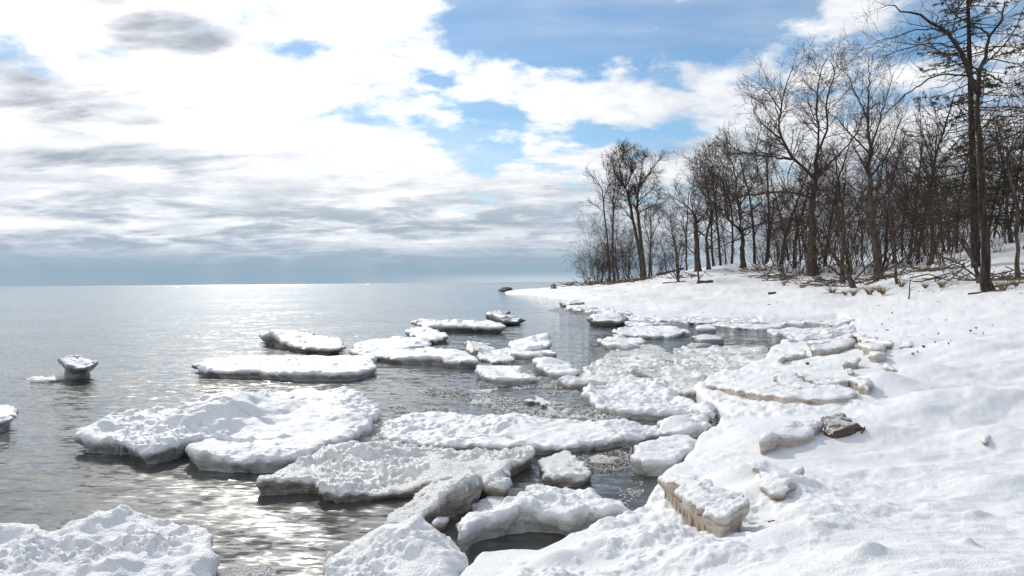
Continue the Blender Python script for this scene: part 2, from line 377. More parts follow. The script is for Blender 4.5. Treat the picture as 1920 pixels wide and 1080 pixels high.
def build_land():
    az = np.concatenate([np.linspace(-80, -16, 50)[:-1], np.linspace(-16, 38, 520), np.linspace(38, 85, 50)[1:]]) * math.pi / 180
    rr = np.concatenate([np.linspace(0.3, 2.6, 26)[:-1], 1.0 / np.linspace(1 / 2.6, 1 / 32.0, 560)[:-1], np.exp(np.linspace(math.log(32), math.log(330), 120))])
    Rg, Ag = np.meshgrid(rr, az, indexing='ij')
    x = Rg * np.sin(Ag); y = Rg * np.cos(Ag)
    w = np.clip(0.04 + 0.004 * Rg, 0, 0.16)
    fq = 1 / (1 + Rg * 0.06); xw = x + fbm(x * fq, y * fq, 1.9, 4, .55, 3.0) * w; yw = y + fbm(x * fq, y * fq, 1.9, 4, .55, 11.0) * w
    sd = poly_sd(coast, xw, yw)
    z = land_h(x, y)
    inl = sstep(sd, 0.2, 2.2)
    rough = 1 - inl
    z = z + fbm(x, y, 0.55, 4, .5) * 0.065 * (0.4 + 0.6 * inl) + fbm(x + y * .5, (y - x * .3) * 2.2, 1.5, 4, .55, 5.0) * 0.020 * inl
    lump = np.maximum(fbm(x, y, 4.6, 4, .6, 8.0), -0.35)
    z = z + lump * (0.007 + 0.032 * rough * sstep(fbm(x, y, .7, 2, .5, 31.0), -.5, .5))
    far = sstep(Rg, 22, 45)
    z = z + far * inl * fbm(x, y, 0.22, 4, .5, 2.0) * 0.16
    # the broken edge: a rounded lip, then straight down
    lip = np.clip(sd / np.clip(0.05 + 0.004 * Rg, 0, .3), 0, 1)
    top = z * (0.55 + 0.45 * np.sqrt(1 - (1 - lip) ** 2))
    zz = np.where(sd > 0, top, np.maximum(top * 0.55 + sd * 9.0, -0.25))
    keep = (sd > -0.35 - 0.03 * Rg)
    idx = np.arange(x.size).reshape(x.shape)
    q = np.stack([idx[:-1, :-1], idx[:-1, 1:], idx[1:, 1:], idx[1:, :-1]], -1).reshape(-1, 4)
    q = q[keep.ravel()[q].all(1)]
    used = np.unique(q); remap = np.full(x.size, -1); remap[used] = np.arange(used.size)
    V = np.stack([x, y, zz], -1).reshape(-1, 3)[used]
    return mesh_np('snow_beach', V, remap[q][:, ::-1])
land = link('snow_beach', build_land(), M['snow'])
tag(land, 'snow covered beach and bank rising to the trees', kind='structure')

# ------------------------------------------------------------------ ice: volumes turned into surfaces
def surface_nets(v, org, h):
    s = v > 0
    nx, ny, nz = v.shape
    offs = [(i, j, k) for i in (0, 1) for j in (0, 1) for k in (0, 1)]
    def sl(a, o): return a[o[0]:nx - 1 + o[0], o[1]:ny - 1 + o[1], o[2]:nz - 1 + o[2]]
    cnt = sum(sl(s, o).astype(np.int8) for o in offs)
    act = (cnt > 0) & (cnt < 8)
    ids = np.full(act.shape, -1, np.int64); n = int(act.sum()); ids[act] = np.arange(n)
    cv_ = np.stack([sl(v, o)[act] for o in offs], 1)
    pos = np.zeros((n, 3)); c = np.zeros(n)
    for a in range(8):
        for b in range(a + 1, 8):
            oa, ob = np.array(offs[a]), np.array(offs[b])
            if abs(oa - ob).sum() != 1: continue
            va, vb = cv_[:, a], cv_[:, b]; cr = (va > 0) != (vb > 0)
            t = np.where(cr, va / np.where(cr, va - vb, 1), 0)
            pos += cr[:, None] * (oa + t[:, None] * (ob - oa)); c += cr
    pos /= c[:, None]
    cell = np.argwhere(act)
    V = org + (cell + pos) * h
    faces = []
    for ax in range(3):
        a, b = [(1, 2), (2, 0), (0, 1)][ax]
        s0 = np.take(s, range(v.shape[ax] - 1), ax); s1 = np.take(s, range(1, v.shape[ax]), ax)
        e = np.argwhere(s0 != s1)
        e = e[(e[:, a] > 0) & (e[:, b] > 0) & (e[:, a] < v.shape[a] - 1) & (e[:, b] < v.shape[b] - 1)]
        def cid(da, db):
            q = e.copy(); q[:, a] -= da; q[:, b] -= db; return ids[q[:, 0], q[:, 1], q[:, 2]]
        quad = np.stack([cid(1, 1), cid(0, 1), cid(0, 0), cid(1, 0)], 1)
        fl = s0[tuple(e.T)]
        quad[~fl] = quad[~fl][:, ::-1]
        faces.append(quad)
    return V, np.concatenate(faces)

seed_ = [0]
def ice(name, label, px, top, mat='ice', humps=(), tilt=(0, 0), under=0.04, rnd=0.05, lum=0.03, warp=0.05, rim=0.0, cat='ice floe', group=None,
        onland=False, res=None, extra=None, lum_scale=3.0, cut=None, n3=0.012, sm=2, lift=0.0, depth=0.10, floor=0.03):
    """one piece of ice: outline traced at its rim, thickness 'top' above the water (or above the snow)"""
    seed_[0] += 1; sd_ = seed_[0] * 13.7
    if onland: P = np.array([on_land(a, b, top * 0.8 + lift)[:2] for a, b in px])
    else: P = np.array([on_z(a, b, top * 0.85 + lift)[:2] for a, b in px])
    P = smooth_poly(P, sm)
    c = P.mean(0); D = float(np.hypot(*c)); Dn = float(np.hypot(P[:, 0], P[:, 1]).min())
    h = res or float(np.clip(Dn * 0.0028, 0.013, 0.2))
    lo = P.min(0) - 0.10 - 2 * h; hi = P.max(0) + 0.10 + 2 * h
    xs = np.arange(lo[0], hi[0] + h, h); ys = np.arange(lo[1], hi[1] + h, h)
    x, y = np.meshgrid(xs, ys, indexing='ij')
    base = base_h(x, y) - 0.02 if onland else np.zeros_like(x)
    wv = warp * (0.6 + 0.05 * D)
    xw = x + fbm(x, y, 2.4 / (0.6 + 0.04 * D), 4, .6, sd_) * wv; yw = y + fbm(x, y, 2.4 / (0.6 + 0.04 * D), 4, .6, sd_ + 5) * wv
    xw = xw + fbm(x, y, 9 / (0.6 + 0.04 * D), 2, .6, sd_ + 8) * wv * .35; yw = yw + fbm(x, y, 9 / (0.6 + 0.04 * D), 2, .6, sd_ + 9) * wv * .35
    sd2 = poly_sd(P, xw, yw)
    T = top + (x - c[0]) * tilt[0] + (y - c[1]) * tilt[1]
    for hx, hy, ha, hr in humps:
        q = on_land(hx, hy, top) if onland else on_z(hx, hy, top + ha * 0.5)
        T = T + ha * np.exp(-((x - q[0]) ** 2 + ((y - q[1]) * 0.9) ** 2) / hr ** 2)
    patch = sstep(fbm(x, y, lum_scale * .45, 2, .5, sd_ + 6), -.45, .55)          # crusty here, smoother there
    T = T + (fbm(x, y, lum_scale * .6, 3, .55, sd_ + 2) * 0.85 + (0.08 + 0.34 * patch) * fbm(x, y, lum_scale * 4.2, 3, .62, sd_ + 4)) * lum
    T = T + patch * np.random.default_rng(int(sd_)).normal(size=x.shape) * 0.20 * h * min(1.0, lum / .03)
    if D < 17 and lum > .025 and not onland:               # winding hairline cracks
        cr = vnoise(x * 1.3 + sd_, y * 1.7 - sd_) + 0.35 * vnoise(x * 4.1, y * 4.3 + sd_) + 0.12 * vnoise(x * 11, y * 11)
        T = T - 0.05 * np.exp(-(cr / 0.035) ** 2) * sstep(vnoise(x * .9 - sd_, y * .9), -.1, .35)
    if rim: T = T + rim * np.exp(-((sd2 - 0.10) / 0.09) ** 2) * (0.6 + 0.6 * vnoise(x * 3 + sd_, y * 3))
    T = np.maximum(T, floor) + base + lift
    zlo = (base.min() - depth) if onland else -depth
    zhi = float(T[sd2 > -0.05].max()) + 2.5 * h if (sd2 > -0.05).any() else top + 0.2
    zs = np.arange(zlo, zhi + h, h)
    Z = zs[None, None, :]
    rel = (Z - base[:, :, None] - lift) / np.maximum(T - base - lift, 0.02)[:, :, None]
    inset = under * (1 - sstep(rel, -0.1, 0.75))
    a = sd2[:, :, None] - inset; b = T[:, :, None] - Z
    k = rnd
    hh = np.clip(0.5 + 0.5 * (b - a) / k, 0, 1)
    f = b * (1 - hh) + a * hh - k * hh * (1 - hh)
    X3, Y3, Z3 = np.broadcast_arrays(x[:, :, None], y[:, :, None], Z)
    if extra is not None: f = extra(f, X3, Y3, Z3, base)
    if n3:
        m = np.abs(f) < 0.12
        xm, ym, zm = X3[m], Y3[m], Z3[m]
        s1 = 9.0 / (0.7 + 0.04 * D)
        f[m] += n3 * (0.6 + 0.05 * D) * (vnoise(xm * s1 + sd_, ym * s1, zm * s1) + 0.6 * vnoise(xm * s1 * 2.3, ym * s1 * 2.3 + sd_, zm * s1 * 2.3))
    f[0], f[-1], f[:, 0], f[:, -1], f[:, :, 0], f[:, :, -1] = -1, -1, -1, -1, -1, -1
    V, Q = surface_nets(f, np.array([lo[0], lo[1], zlo]), h)
    z0 = float(base.mean()) if onland else 0.0
    V = V - np.array([c[0], c[1], z0])
    o = link(name, mesh_np(name, V, Q), M[mat], loc=(c[0], c[1], z0))
    tag(o, label, cat, group)
    return o
def icicles(o, pts, mat='icicle', lo=0.04, hi=0.12, r=0.006):
    """cones hanging from an ice edge; pts are world points of their roots"""
    for (x, y, z) in pts:
        L = rng.uniform(lo, hi); rr = r * rng.uniform(.7, 1.4)
        n = 6; V = []; 
        for t, s in ((0, 1.25), (0.35, .8), (0.75, .4)):
            for i in range(n): V.append((rr * s * math.cos(i * 2 * math.pi / n), rr * s * math.sin(i * 2 * math.pi / n), -L * t))
        V.append((0, 0, -L)); Fq = [[a * n + i, a * n + (i + 1) % n, (a + 1) * n + (i + 1) % n, (a + 1) * n + i] for a in (0, 1) for i in range(n)]
        Fq += [[2 * n + i, 2 * n + (i + 1) % n, 3 * n, 3 * n] for i in range(n)]
        me = bpy.data.meshes.new('icicle'); me.from_pydata(V, [], [f[:3] if f[2] == f[3] else f for f in Fq]); me.shade_smooth()
        ic = link('icicle', me, M[mat], o); ic.location = (x - o.location.x, y - o.location.y, z - o.location.z)

def build_ice():
    A = ice
    # --- out on the open water
    def stem(f, X, Y, Z, base):
        q = on_z(144, 680, 0.27)
        r = np.sqrt((X - q[0]) ** 2 + ((Y - q[1]) * 0.9) ** 2)
        return np.maximum(f, np.minimum(0.185 + 0.02 * np.cos(Z * 24) + 0.03 * vnoise(X * 7, Y * 7, Z * 9) - r, 0.22 - Z))
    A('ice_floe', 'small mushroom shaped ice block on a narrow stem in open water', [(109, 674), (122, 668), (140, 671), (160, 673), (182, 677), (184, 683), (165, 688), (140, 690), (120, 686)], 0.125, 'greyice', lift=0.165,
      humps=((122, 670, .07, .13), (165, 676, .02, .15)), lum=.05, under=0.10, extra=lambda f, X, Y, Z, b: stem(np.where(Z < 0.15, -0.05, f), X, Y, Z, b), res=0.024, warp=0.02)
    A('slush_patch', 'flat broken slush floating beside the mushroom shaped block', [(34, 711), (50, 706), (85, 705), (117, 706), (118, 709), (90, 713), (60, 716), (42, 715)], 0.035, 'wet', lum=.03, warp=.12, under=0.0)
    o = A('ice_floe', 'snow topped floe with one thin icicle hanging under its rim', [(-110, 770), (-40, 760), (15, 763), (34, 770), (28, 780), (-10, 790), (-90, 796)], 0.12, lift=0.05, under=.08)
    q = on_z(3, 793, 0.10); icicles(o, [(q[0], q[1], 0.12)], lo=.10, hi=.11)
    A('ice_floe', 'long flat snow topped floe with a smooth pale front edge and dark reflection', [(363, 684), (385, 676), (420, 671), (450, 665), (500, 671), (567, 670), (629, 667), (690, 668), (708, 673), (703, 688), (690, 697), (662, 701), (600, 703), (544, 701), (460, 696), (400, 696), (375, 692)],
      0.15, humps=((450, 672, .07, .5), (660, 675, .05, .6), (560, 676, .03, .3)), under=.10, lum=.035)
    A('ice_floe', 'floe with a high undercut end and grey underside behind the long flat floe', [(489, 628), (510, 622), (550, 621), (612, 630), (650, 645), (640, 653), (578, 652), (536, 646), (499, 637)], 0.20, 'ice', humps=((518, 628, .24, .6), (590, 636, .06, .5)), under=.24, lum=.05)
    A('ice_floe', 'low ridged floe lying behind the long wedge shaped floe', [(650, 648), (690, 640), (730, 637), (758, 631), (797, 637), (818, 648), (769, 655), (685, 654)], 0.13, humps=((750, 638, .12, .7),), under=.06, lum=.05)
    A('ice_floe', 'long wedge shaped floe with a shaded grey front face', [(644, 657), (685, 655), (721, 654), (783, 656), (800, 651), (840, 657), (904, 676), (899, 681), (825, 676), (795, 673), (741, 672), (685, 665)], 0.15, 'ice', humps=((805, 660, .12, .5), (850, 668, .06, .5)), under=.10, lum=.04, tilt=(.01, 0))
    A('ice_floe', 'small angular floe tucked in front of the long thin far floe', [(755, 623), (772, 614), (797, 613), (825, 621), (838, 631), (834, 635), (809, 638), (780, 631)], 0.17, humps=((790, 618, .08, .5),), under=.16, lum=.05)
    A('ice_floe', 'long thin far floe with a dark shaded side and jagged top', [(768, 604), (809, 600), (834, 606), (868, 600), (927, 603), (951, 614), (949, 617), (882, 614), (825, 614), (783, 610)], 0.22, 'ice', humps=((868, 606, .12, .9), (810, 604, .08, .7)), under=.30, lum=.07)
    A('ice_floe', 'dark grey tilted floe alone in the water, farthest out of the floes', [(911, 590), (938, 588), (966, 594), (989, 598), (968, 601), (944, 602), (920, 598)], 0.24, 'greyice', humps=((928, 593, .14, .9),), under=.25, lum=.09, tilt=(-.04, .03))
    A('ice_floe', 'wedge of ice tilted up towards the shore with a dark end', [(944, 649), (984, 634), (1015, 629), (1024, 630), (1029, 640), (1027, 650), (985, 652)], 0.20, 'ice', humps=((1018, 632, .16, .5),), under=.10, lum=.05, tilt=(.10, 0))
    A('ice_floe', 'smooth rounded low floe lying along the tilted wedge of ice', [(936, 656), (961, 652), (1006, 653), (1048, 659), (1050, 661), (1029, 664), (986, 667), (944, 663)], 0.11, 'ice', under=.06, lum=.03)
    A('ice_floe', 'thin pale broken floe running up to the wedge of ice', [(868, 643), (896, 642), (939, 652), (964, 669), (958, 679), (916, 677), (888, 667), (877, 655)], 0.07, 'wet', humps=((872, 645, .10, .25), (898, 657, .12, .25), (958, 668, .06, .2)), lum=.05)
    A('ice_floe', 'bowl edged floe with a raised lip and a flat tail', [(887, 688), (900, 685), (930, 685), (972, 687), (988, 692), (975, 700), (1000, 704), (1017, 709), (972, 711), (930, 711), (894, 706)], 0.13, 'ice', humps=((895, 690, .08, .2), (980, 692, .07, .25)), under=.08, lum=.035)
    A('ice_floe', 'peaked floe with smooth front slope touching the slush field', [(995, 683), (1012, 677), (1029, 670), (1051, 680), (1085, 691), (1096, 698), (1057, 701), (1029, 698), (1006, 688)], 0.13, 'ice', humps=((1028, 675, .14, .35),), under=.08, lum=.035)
    # --- the two large floes and their neighbours
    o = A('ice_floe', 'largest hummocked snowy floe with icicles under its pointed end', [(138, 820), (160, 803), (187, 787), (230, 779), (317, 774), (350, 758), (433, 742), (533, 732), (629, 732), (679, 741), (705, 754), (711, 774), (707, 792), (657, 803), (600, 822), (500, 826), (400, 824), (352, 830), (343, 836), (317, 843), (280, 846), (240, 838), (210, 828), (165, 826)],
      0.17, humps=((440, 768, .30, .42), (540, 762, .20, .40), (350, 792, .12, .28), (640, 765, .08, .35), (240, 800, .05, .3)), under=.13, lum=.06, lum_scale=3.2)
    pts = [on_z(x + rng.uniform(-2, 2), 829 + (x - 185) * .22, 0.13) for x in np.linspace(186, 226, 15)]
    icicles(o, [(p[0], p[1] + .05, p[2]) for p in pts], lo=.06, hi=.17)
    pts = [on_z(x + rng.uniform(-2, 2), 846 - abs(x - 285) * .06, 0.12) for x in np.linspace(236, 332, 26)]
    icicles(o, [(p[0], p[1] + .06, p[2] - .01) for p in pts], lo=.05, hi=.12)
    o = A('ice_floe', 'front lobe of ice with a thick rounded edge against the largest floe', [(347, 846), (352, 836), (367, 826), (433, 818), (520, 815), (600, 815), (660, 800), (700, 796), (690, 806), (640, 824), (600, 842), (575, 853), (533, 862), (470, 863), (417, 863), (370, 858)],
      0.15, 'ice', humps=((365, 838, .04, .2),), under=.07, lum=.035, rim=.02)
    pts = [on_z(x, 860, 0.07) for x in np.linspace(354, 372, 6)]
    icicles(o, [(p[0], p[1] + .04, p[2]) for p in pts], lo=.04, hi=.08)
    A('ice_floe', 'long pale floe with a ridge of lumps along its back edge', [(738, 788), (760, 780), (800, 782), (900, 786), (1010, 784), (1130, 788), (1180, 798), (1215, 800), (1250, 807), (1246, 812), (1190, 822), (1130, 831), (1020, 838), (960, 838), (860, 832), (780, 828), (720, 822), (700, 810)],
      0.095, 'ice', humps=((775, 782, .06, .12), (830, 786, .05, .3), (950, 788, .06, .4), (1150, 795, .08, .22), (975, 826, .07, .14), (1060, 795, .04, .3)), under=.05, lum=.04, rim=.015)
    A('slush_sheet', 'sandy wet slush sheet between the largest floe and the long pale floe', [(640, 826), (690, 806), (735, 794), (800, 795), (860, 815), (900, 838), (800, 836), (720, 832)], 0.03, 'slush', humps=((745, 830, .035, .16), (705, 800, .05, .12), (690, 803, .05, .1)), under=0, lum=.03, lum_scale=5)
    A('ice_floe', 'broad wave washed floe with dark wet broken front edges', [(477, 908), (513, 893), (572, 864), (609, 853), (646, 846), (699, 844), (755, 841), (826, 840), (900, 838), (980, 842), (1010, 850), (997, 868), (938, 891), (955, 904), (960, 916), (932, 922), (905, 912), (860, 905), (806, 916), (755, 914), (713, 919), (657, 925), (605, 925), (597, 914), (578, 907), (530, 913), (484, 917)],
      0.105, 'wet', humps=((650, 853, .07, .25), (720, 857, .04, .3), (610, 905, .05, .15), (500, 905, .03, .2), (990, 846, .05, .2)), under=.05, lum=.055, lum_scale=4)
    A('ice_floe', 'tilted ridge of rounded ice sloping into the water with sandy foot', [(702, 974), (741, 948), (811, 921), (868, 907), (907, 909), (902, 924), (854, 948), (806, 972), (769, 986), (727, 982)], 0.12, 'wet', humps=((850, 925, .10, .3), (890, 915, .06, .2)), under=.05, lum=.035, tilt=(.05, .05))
    A('ice_finger', 'short rounded finger of ice lying in the gap by the snowy mound', [(808, 978), (838, 966), (847, 969), (843, 976), (815, 988)], 0.08, 'dirty', lum=.01, rnd=.04, res=.012, cat='ice chunk', sm=2, warp=.02)
    A('slush_sheet', 'crumbled brown slush in the gap behind the thick white plate', [(850, 985), (880, 955), (905, 925), (945, 925), (985, 938), (950, 955), (935, 965), (890, 985)], 0.05, 'dirty', humps=((910, 962, .04, .1),), under=0, lum=.06, lum_scale=6)
    A('ice_floe', 'thick white plate of ice with a soft vertical front above dark water', [(840, 996), (875, 968), (945, 948), (984, 934), (994, 918), (1029, 914), (1062, 916), (1074, 925), (1105, 927), (1122, 938), (1155, 943), (1181, 955), (1181, 962), (1141, 966), (1088, 966), (1068, 974), (1040, 962), (1000, 959), (955, 964), (905, 978), (855, 1000)],
      0.17, 'ice', humps=((1000, 930, .07, .25), (930, 985, .03, .2), (1110, 945, .03, .3)), under=.06, lum=.03, n3=.016)
    A('snow_mound', 'peaked crusty snow mound speckled with brown sand', [(575, 1100), (623, 1045), (671, 1022), (702, 1000), (755, 1000), (790, 995), (830, 1005), (858, 1030), (868, 1060), (875, 1100), (860, 1150), (640, 1150)], 0.16, 'ice', humps=((785, 1015, .14, .14), (708, 1015, .11, .13), (760, 1060, .10, .3)), under=.02, lum=.05, lum_scale=5, cat='ice mound')
    A('ice_floe', 'rough snowy floe with lumpy ridge beside the sparkling water', [(-140, 1010), (0, 1008), (42, 1005), (121, 1003), (149, 985), (169, 978), (219, 977), (253, 982), (309, 985), (351, 990), (388, 1003), (392, 1018), (380, 1036), (412, 1056), (400, 1100), (300, 1160), (-140, 1180)],
      0.17, 'ice', humps=((180, 990, .09, .16), (230, 985, .07, .14), (300, 990, .03, .15), (150, 1060, .05, .4)), under=.03, lum=.065, lum_scale=5, n3=.018)
    A('slush_sheet', 'brown washed slush at the edge of the rough snowy floe', [(405, 1076), (425, 1064), (470, 1062), (520, 1075), (560, 1090), (520, 1120), (420, 1120)], 0.03, 'slush', lum=.035, under=0, lum_scale=7)
    # --- along the shore
    A('ice_slab', 'square snow slab with a pale cut face beside the shore edge', [(1188, 858), (1198, 844), (1223, 823), (1254, 818), (1306, 820), (1303, 838), (1282, 858), (1259, 866), (1226, 868), (1208, 864)], 0.15, 'ice', under=.04, lum=.015, rnd=.04, humps=((1222, 835, .02, .2),))
    A('ice_floe', 'small rounded triangular floe alone in the dark channel', [(1003, 862), (1035, 852), (1068, 847), (1093, 862), (1109, 884), (1107, 896), (1068, 902), (1034, 896), (1026, 882)], 0.09, 'wet', under=.03, lum=.035, humps=((1070, 892, .03, .12),))
    A('ice_floe', 'lumpy folded ice chunk at the tip of the long pale floe', [(1232, 802), (1254, 787), (1285, 782), (1310, 781), (1338, 787), (1330, 797), (1310, 808), (1280, 811), (1254, 814), (1240, 810)], 0.10, 'ice', humps=((1270, 790, .07, .2), (1310, 800, .05, .12)), lum=.05, under=.03)
    A('ice_floe', 'wide crusted plate with a raised rim beside the granular shore ice', [(1089, 738), (1105, 726), (1141, 722), (1175, 715), (1211, 715), (1237, 722), (1265, 733), (1299, 759), (1338, 769), (1351, 776), (1338, 781), (1268, 777), (1211, 775), (1141, 769), (1113, 757), (1092, 746)], 0.10, 'ice', rim=.05, lum=.05, under=.04)
    A('ice_floe', 'small rimmed slushy floe in front of the peaked floe', [(1048, 716), (1079, 701), (1141, 697), (1192, 703), (1204, 713), (1158, 718), (1113, 724), (1071, 722)], 0.07, 'wet', rim=.05, lum=.05, under=.02)
    A('slush_sheet', 'grey granular slush field frozen between the plates and the shore', [(1100, 682), (1141, 662), (1180, 650), (1226, 647), (1250, 656), (1255, 668), (1300, 668), (1350, 664), (1440, 662), (1470, 664), (1470, 680), (1420, 696), (1350, 712), (1318, 735), (1290, 735), (1262, 716), (1225, 704), (1150, 694)], 0.03, 'slush', lum=.028, rim=.03, under=0, lum_scale=3.5, floor=.012)
    for px_, lab_ in (([(1092, 690), (1110, 678), (1150, 671), (1215, 668), (1258, 678), (1240, 690), (1190, 699), (1130, 700)], 'rimmed pan of grey slush ice next to the peaked floe'),
                      ([(1228, 694), (1262, 680), (1320, 668), (1395, 668), (1432, 680), (1400, 694), (1335, 708), (1268, 712)], 'rimmed pan of slush ice pressed against the curved icy ledge'),
                      ([(1265, 657), (1330, 652), (1420, 652), (1455, 657), (1400, 666), (1320, 667), (1275, 667)], 'narrow rimmed slush pan along the near edge of the quiet pool'),
                      ([(1215, 716), (1255, 712), (1300, 722), (1308, 742), (1282, 748), (1248, 730)], 'small pan of crumbled ice wedged behind the wide crusted plate')):
        A('ice_pan', lab_, px_, 0.055, 'wet', rim=.05, lum=.06, under=0, lum_scale=4, warp=.10)
    A('ice_floe', 'pale plate of ice with a dark broken block at its end', [(1116, 636), (1158, 629), (1190, 632), (1217, 637), (1200, 644), (1180, 652), (1148, 651), (1135, 645)], 0.12, 'ice', under=.06, lum=.05, humps=((1160, 646, .06, .5),))
    A('ice_floe', 'oval snow topped plate at the mouth of the quiet pool', [(1144, 620), (1169, 613), (1226, 612), (1282, 616), (1303, 623), (1268, 629), (1197, 630), (1155, 626)], 0.12, 'ice', lum=.06, under=.08, rim=.03)
    A('ice_floe', 'thin crumbled strip of ice against the shelf edge', [(1161, 607), (1178, 603), (1226, 606), (1258, 608), (1240, 611), (1190, 611)], 0.12, 'ice', lum=.08, under=.1)
    A('ice_block', 'dark grey ice block jutting from the end of the shelf', [(1103, 597), (1141, 591), (1172, 596), (1180, 601), (1165, 604), (1125, 604), (1107, 602)], 0.22, 'greyice', humps=((1140, 595, .10, .9),), under=.2, lum=.06, cat='ice block')
    A('ice_floe', 'small flat topped block floating alone in the quiet pool', [(1300, 612), (1320, 609), (1340, 610), (1343, 615), (1320, 617), (1302, 616)], 0.15, 'ice', under=.08, lum=.02)
    A('ice_floe', 'smooth hump of grey ice in the quiet pool', [(1296, 636), (1315, 628), (1338, 627), (1358, 637), (1340, 639), (1310, 639)], 0.13, 'greyice', humps=((1325, 631, .10, .35),), under=.03, lum=.02)
    A('slush_patch', 'flat granular slush patch in front of the smooth grey hump', [(1287, 645), (1310, 641), (1336, 643), (1330, 648), (1300, 650)], 0.03, 'slush', under=0, lum=.03)
    A('ice_floe', 'low pale plate along the back of the quiet pool', [(1325, 608), (1365, 605), (1470, 608), (1480, 612), (1435, 616), (1380, 613)], 0.09, 'ice', under=.05, lum=.05)
    A('ice_floe', 'crumbly pale plate at the inner end of the quiet pool', [(1432, 621), (1470, 615), (1540, 620), (1530, 628), (1480, 628), (1450, 625)], 0.09, 'ice', under=.03, lum=.05)
    A('slush_patch', 'pair of pale slush lumps floating in the brash', [(981, 748), (1000, 744), (1020, 748), (1043, 750), (1036, 757), (1005, 760), (990, 753)], 0.05, 'wet', lum=.04, humps=((1020, 753, .04, .1),), warp=.10)
    for px, lab in (([(1022, 768), (1040, 757), (1070, 755), (1064, 762), (1050, 768), (1090, 770), (1115, 766), (1100, 776), (1050, 784), (1020, 778)], 'hook shaped sandy slush patch near the wide crusted plate'),
                    ([(1085, 781), (1105, 777), (1158, 778), (1150, 786), (1110, 788)], 'thin sandy slush strip behind the long pale floe'),
                    ([(865, 732), (905, 728), (945, 730), (930, 736), (880, 738)], 'faint flat slush film beyond the bowl edged floe'),
                    ([(888, 754), (915, 748), (943, 752), (930, 760), (900, 761)], 'round thin slush film on still water'),
                    ([(960, 700), (990, 697), (1018, 703), (1000, 712), (965, 712)], 'pinkish slush sheet beside the tail of the bowl edged floe'),
                    ([(1096, 857), (1120, 852), (1170, 850), (1165, 860), (1120, 864)], 'sparkling brown slush streak in the dark channel'),
                    ([(1165, 940), (1185, 936), (1192, 942), (1175, 946)], 'tiny brown slush clump in the dark channel')):
        A('slush_patch', lab, px, 0.012, 'slush', lum=.028, lum_scale=9, under=0, warp=.12, n3=.016, floor=0.002)
    # --- lying on the beach
    def drips(f, X, Y, Z, base):
        r = np.full(X.shape, -1.0)
        for px, py, rad in ((1333, 990, .022), (1345, 989, .016), (1354, 988, .024), (1368, 986, .02), (1318, 984, .03), (1300, 970, .035), (1285, 955, .04), (1272, 940, .035), (1258, 922, .04), (1388, 972, .02)):
            q = on_land(px, py, 0.0)
            r = np.maximum(r, np.minimum(rad * (0.6 + 1.6 * np.clip(Z - base[:, :, None], 0, .3)) - np.sqrt((X - q[0]) ** 2 + (Y - q[1] - .05) ** 2), np.minimum(base[:, :, None] + 0.13 - Z, 1)))
        return np.maximum(f, r)
    sl = A('ice_slab', 'tilted snow topped slab with brown dripping underside on the shore', [(1231, 884), (1250, 883), (1280, 892), (1307, 902), (1345, 910), (1382, 923), (1399, 938), (1393, 952), (1370, 960), (1340, 962), (1318, 957), (1295, 941), (1268, 922), (1245, 903)], 0.12, 'dirty', lift=0.075, onland=True, under=.045, lum=.035, rnd=.03, warp=.07, cat='ice slab', extra=drips, humps=((1300, 930, .03, .15),), depth=.15)
    for (xa, ya), (xb, yb), n_i in (((1262, 922), (1318, 962), 9), ((1322, 964), (1390, 958), 10)):
        pp = [on_land(xa + (xb - xa) * t_, ya + (yb - ya) * t_, .14) for t_ in np.linspace(0, 1, n_i)]
        icicles(sl, [(p_[0], p_[1] + .03, p_[2] - .02) for p_ in pp], mat='sandicicle', lo=.07, hi=.17, r=.017)
    A('ice_ledge', 'curved icy ledge with a long pale front face across the shore', [(1322, 720), (1357, 725), (1405, 735), (1450, 740), (1522, 744), (1560, 743), (1597, 738), (1615, 728), (1540, 722), (1470, 718), (1400, 712), (1345, 712)], 0.10, 'dirty', onland=True, under=.03, lum=.02, cat='ice ledge', rnd=.06)
    A('ice_ledge', 'upper broken ice ledge with brown stained face and a narrow crack', [(1450, 706), (1468, 703), (1500, 706), (1535, 706), (1570, 706), (1620, 704), (1645, 703), (1625, 712), (1575, 716), (1540, 722), (1515, 725), (1480, 722), (1460, 716)], 0.13, 'dirty', onland=True, under=.03, lum=.03, cat='ice ledge', humps=((1470, 708, .07, .25),), rnd=.06,
      extra=lambda f, X, Y, Z, b: np.minimum(f, np.abs(X - on_land(1517, 715, .1)[0] + .12 * (Y - on_land(1517, 715, .1)[1])) - 0.025))
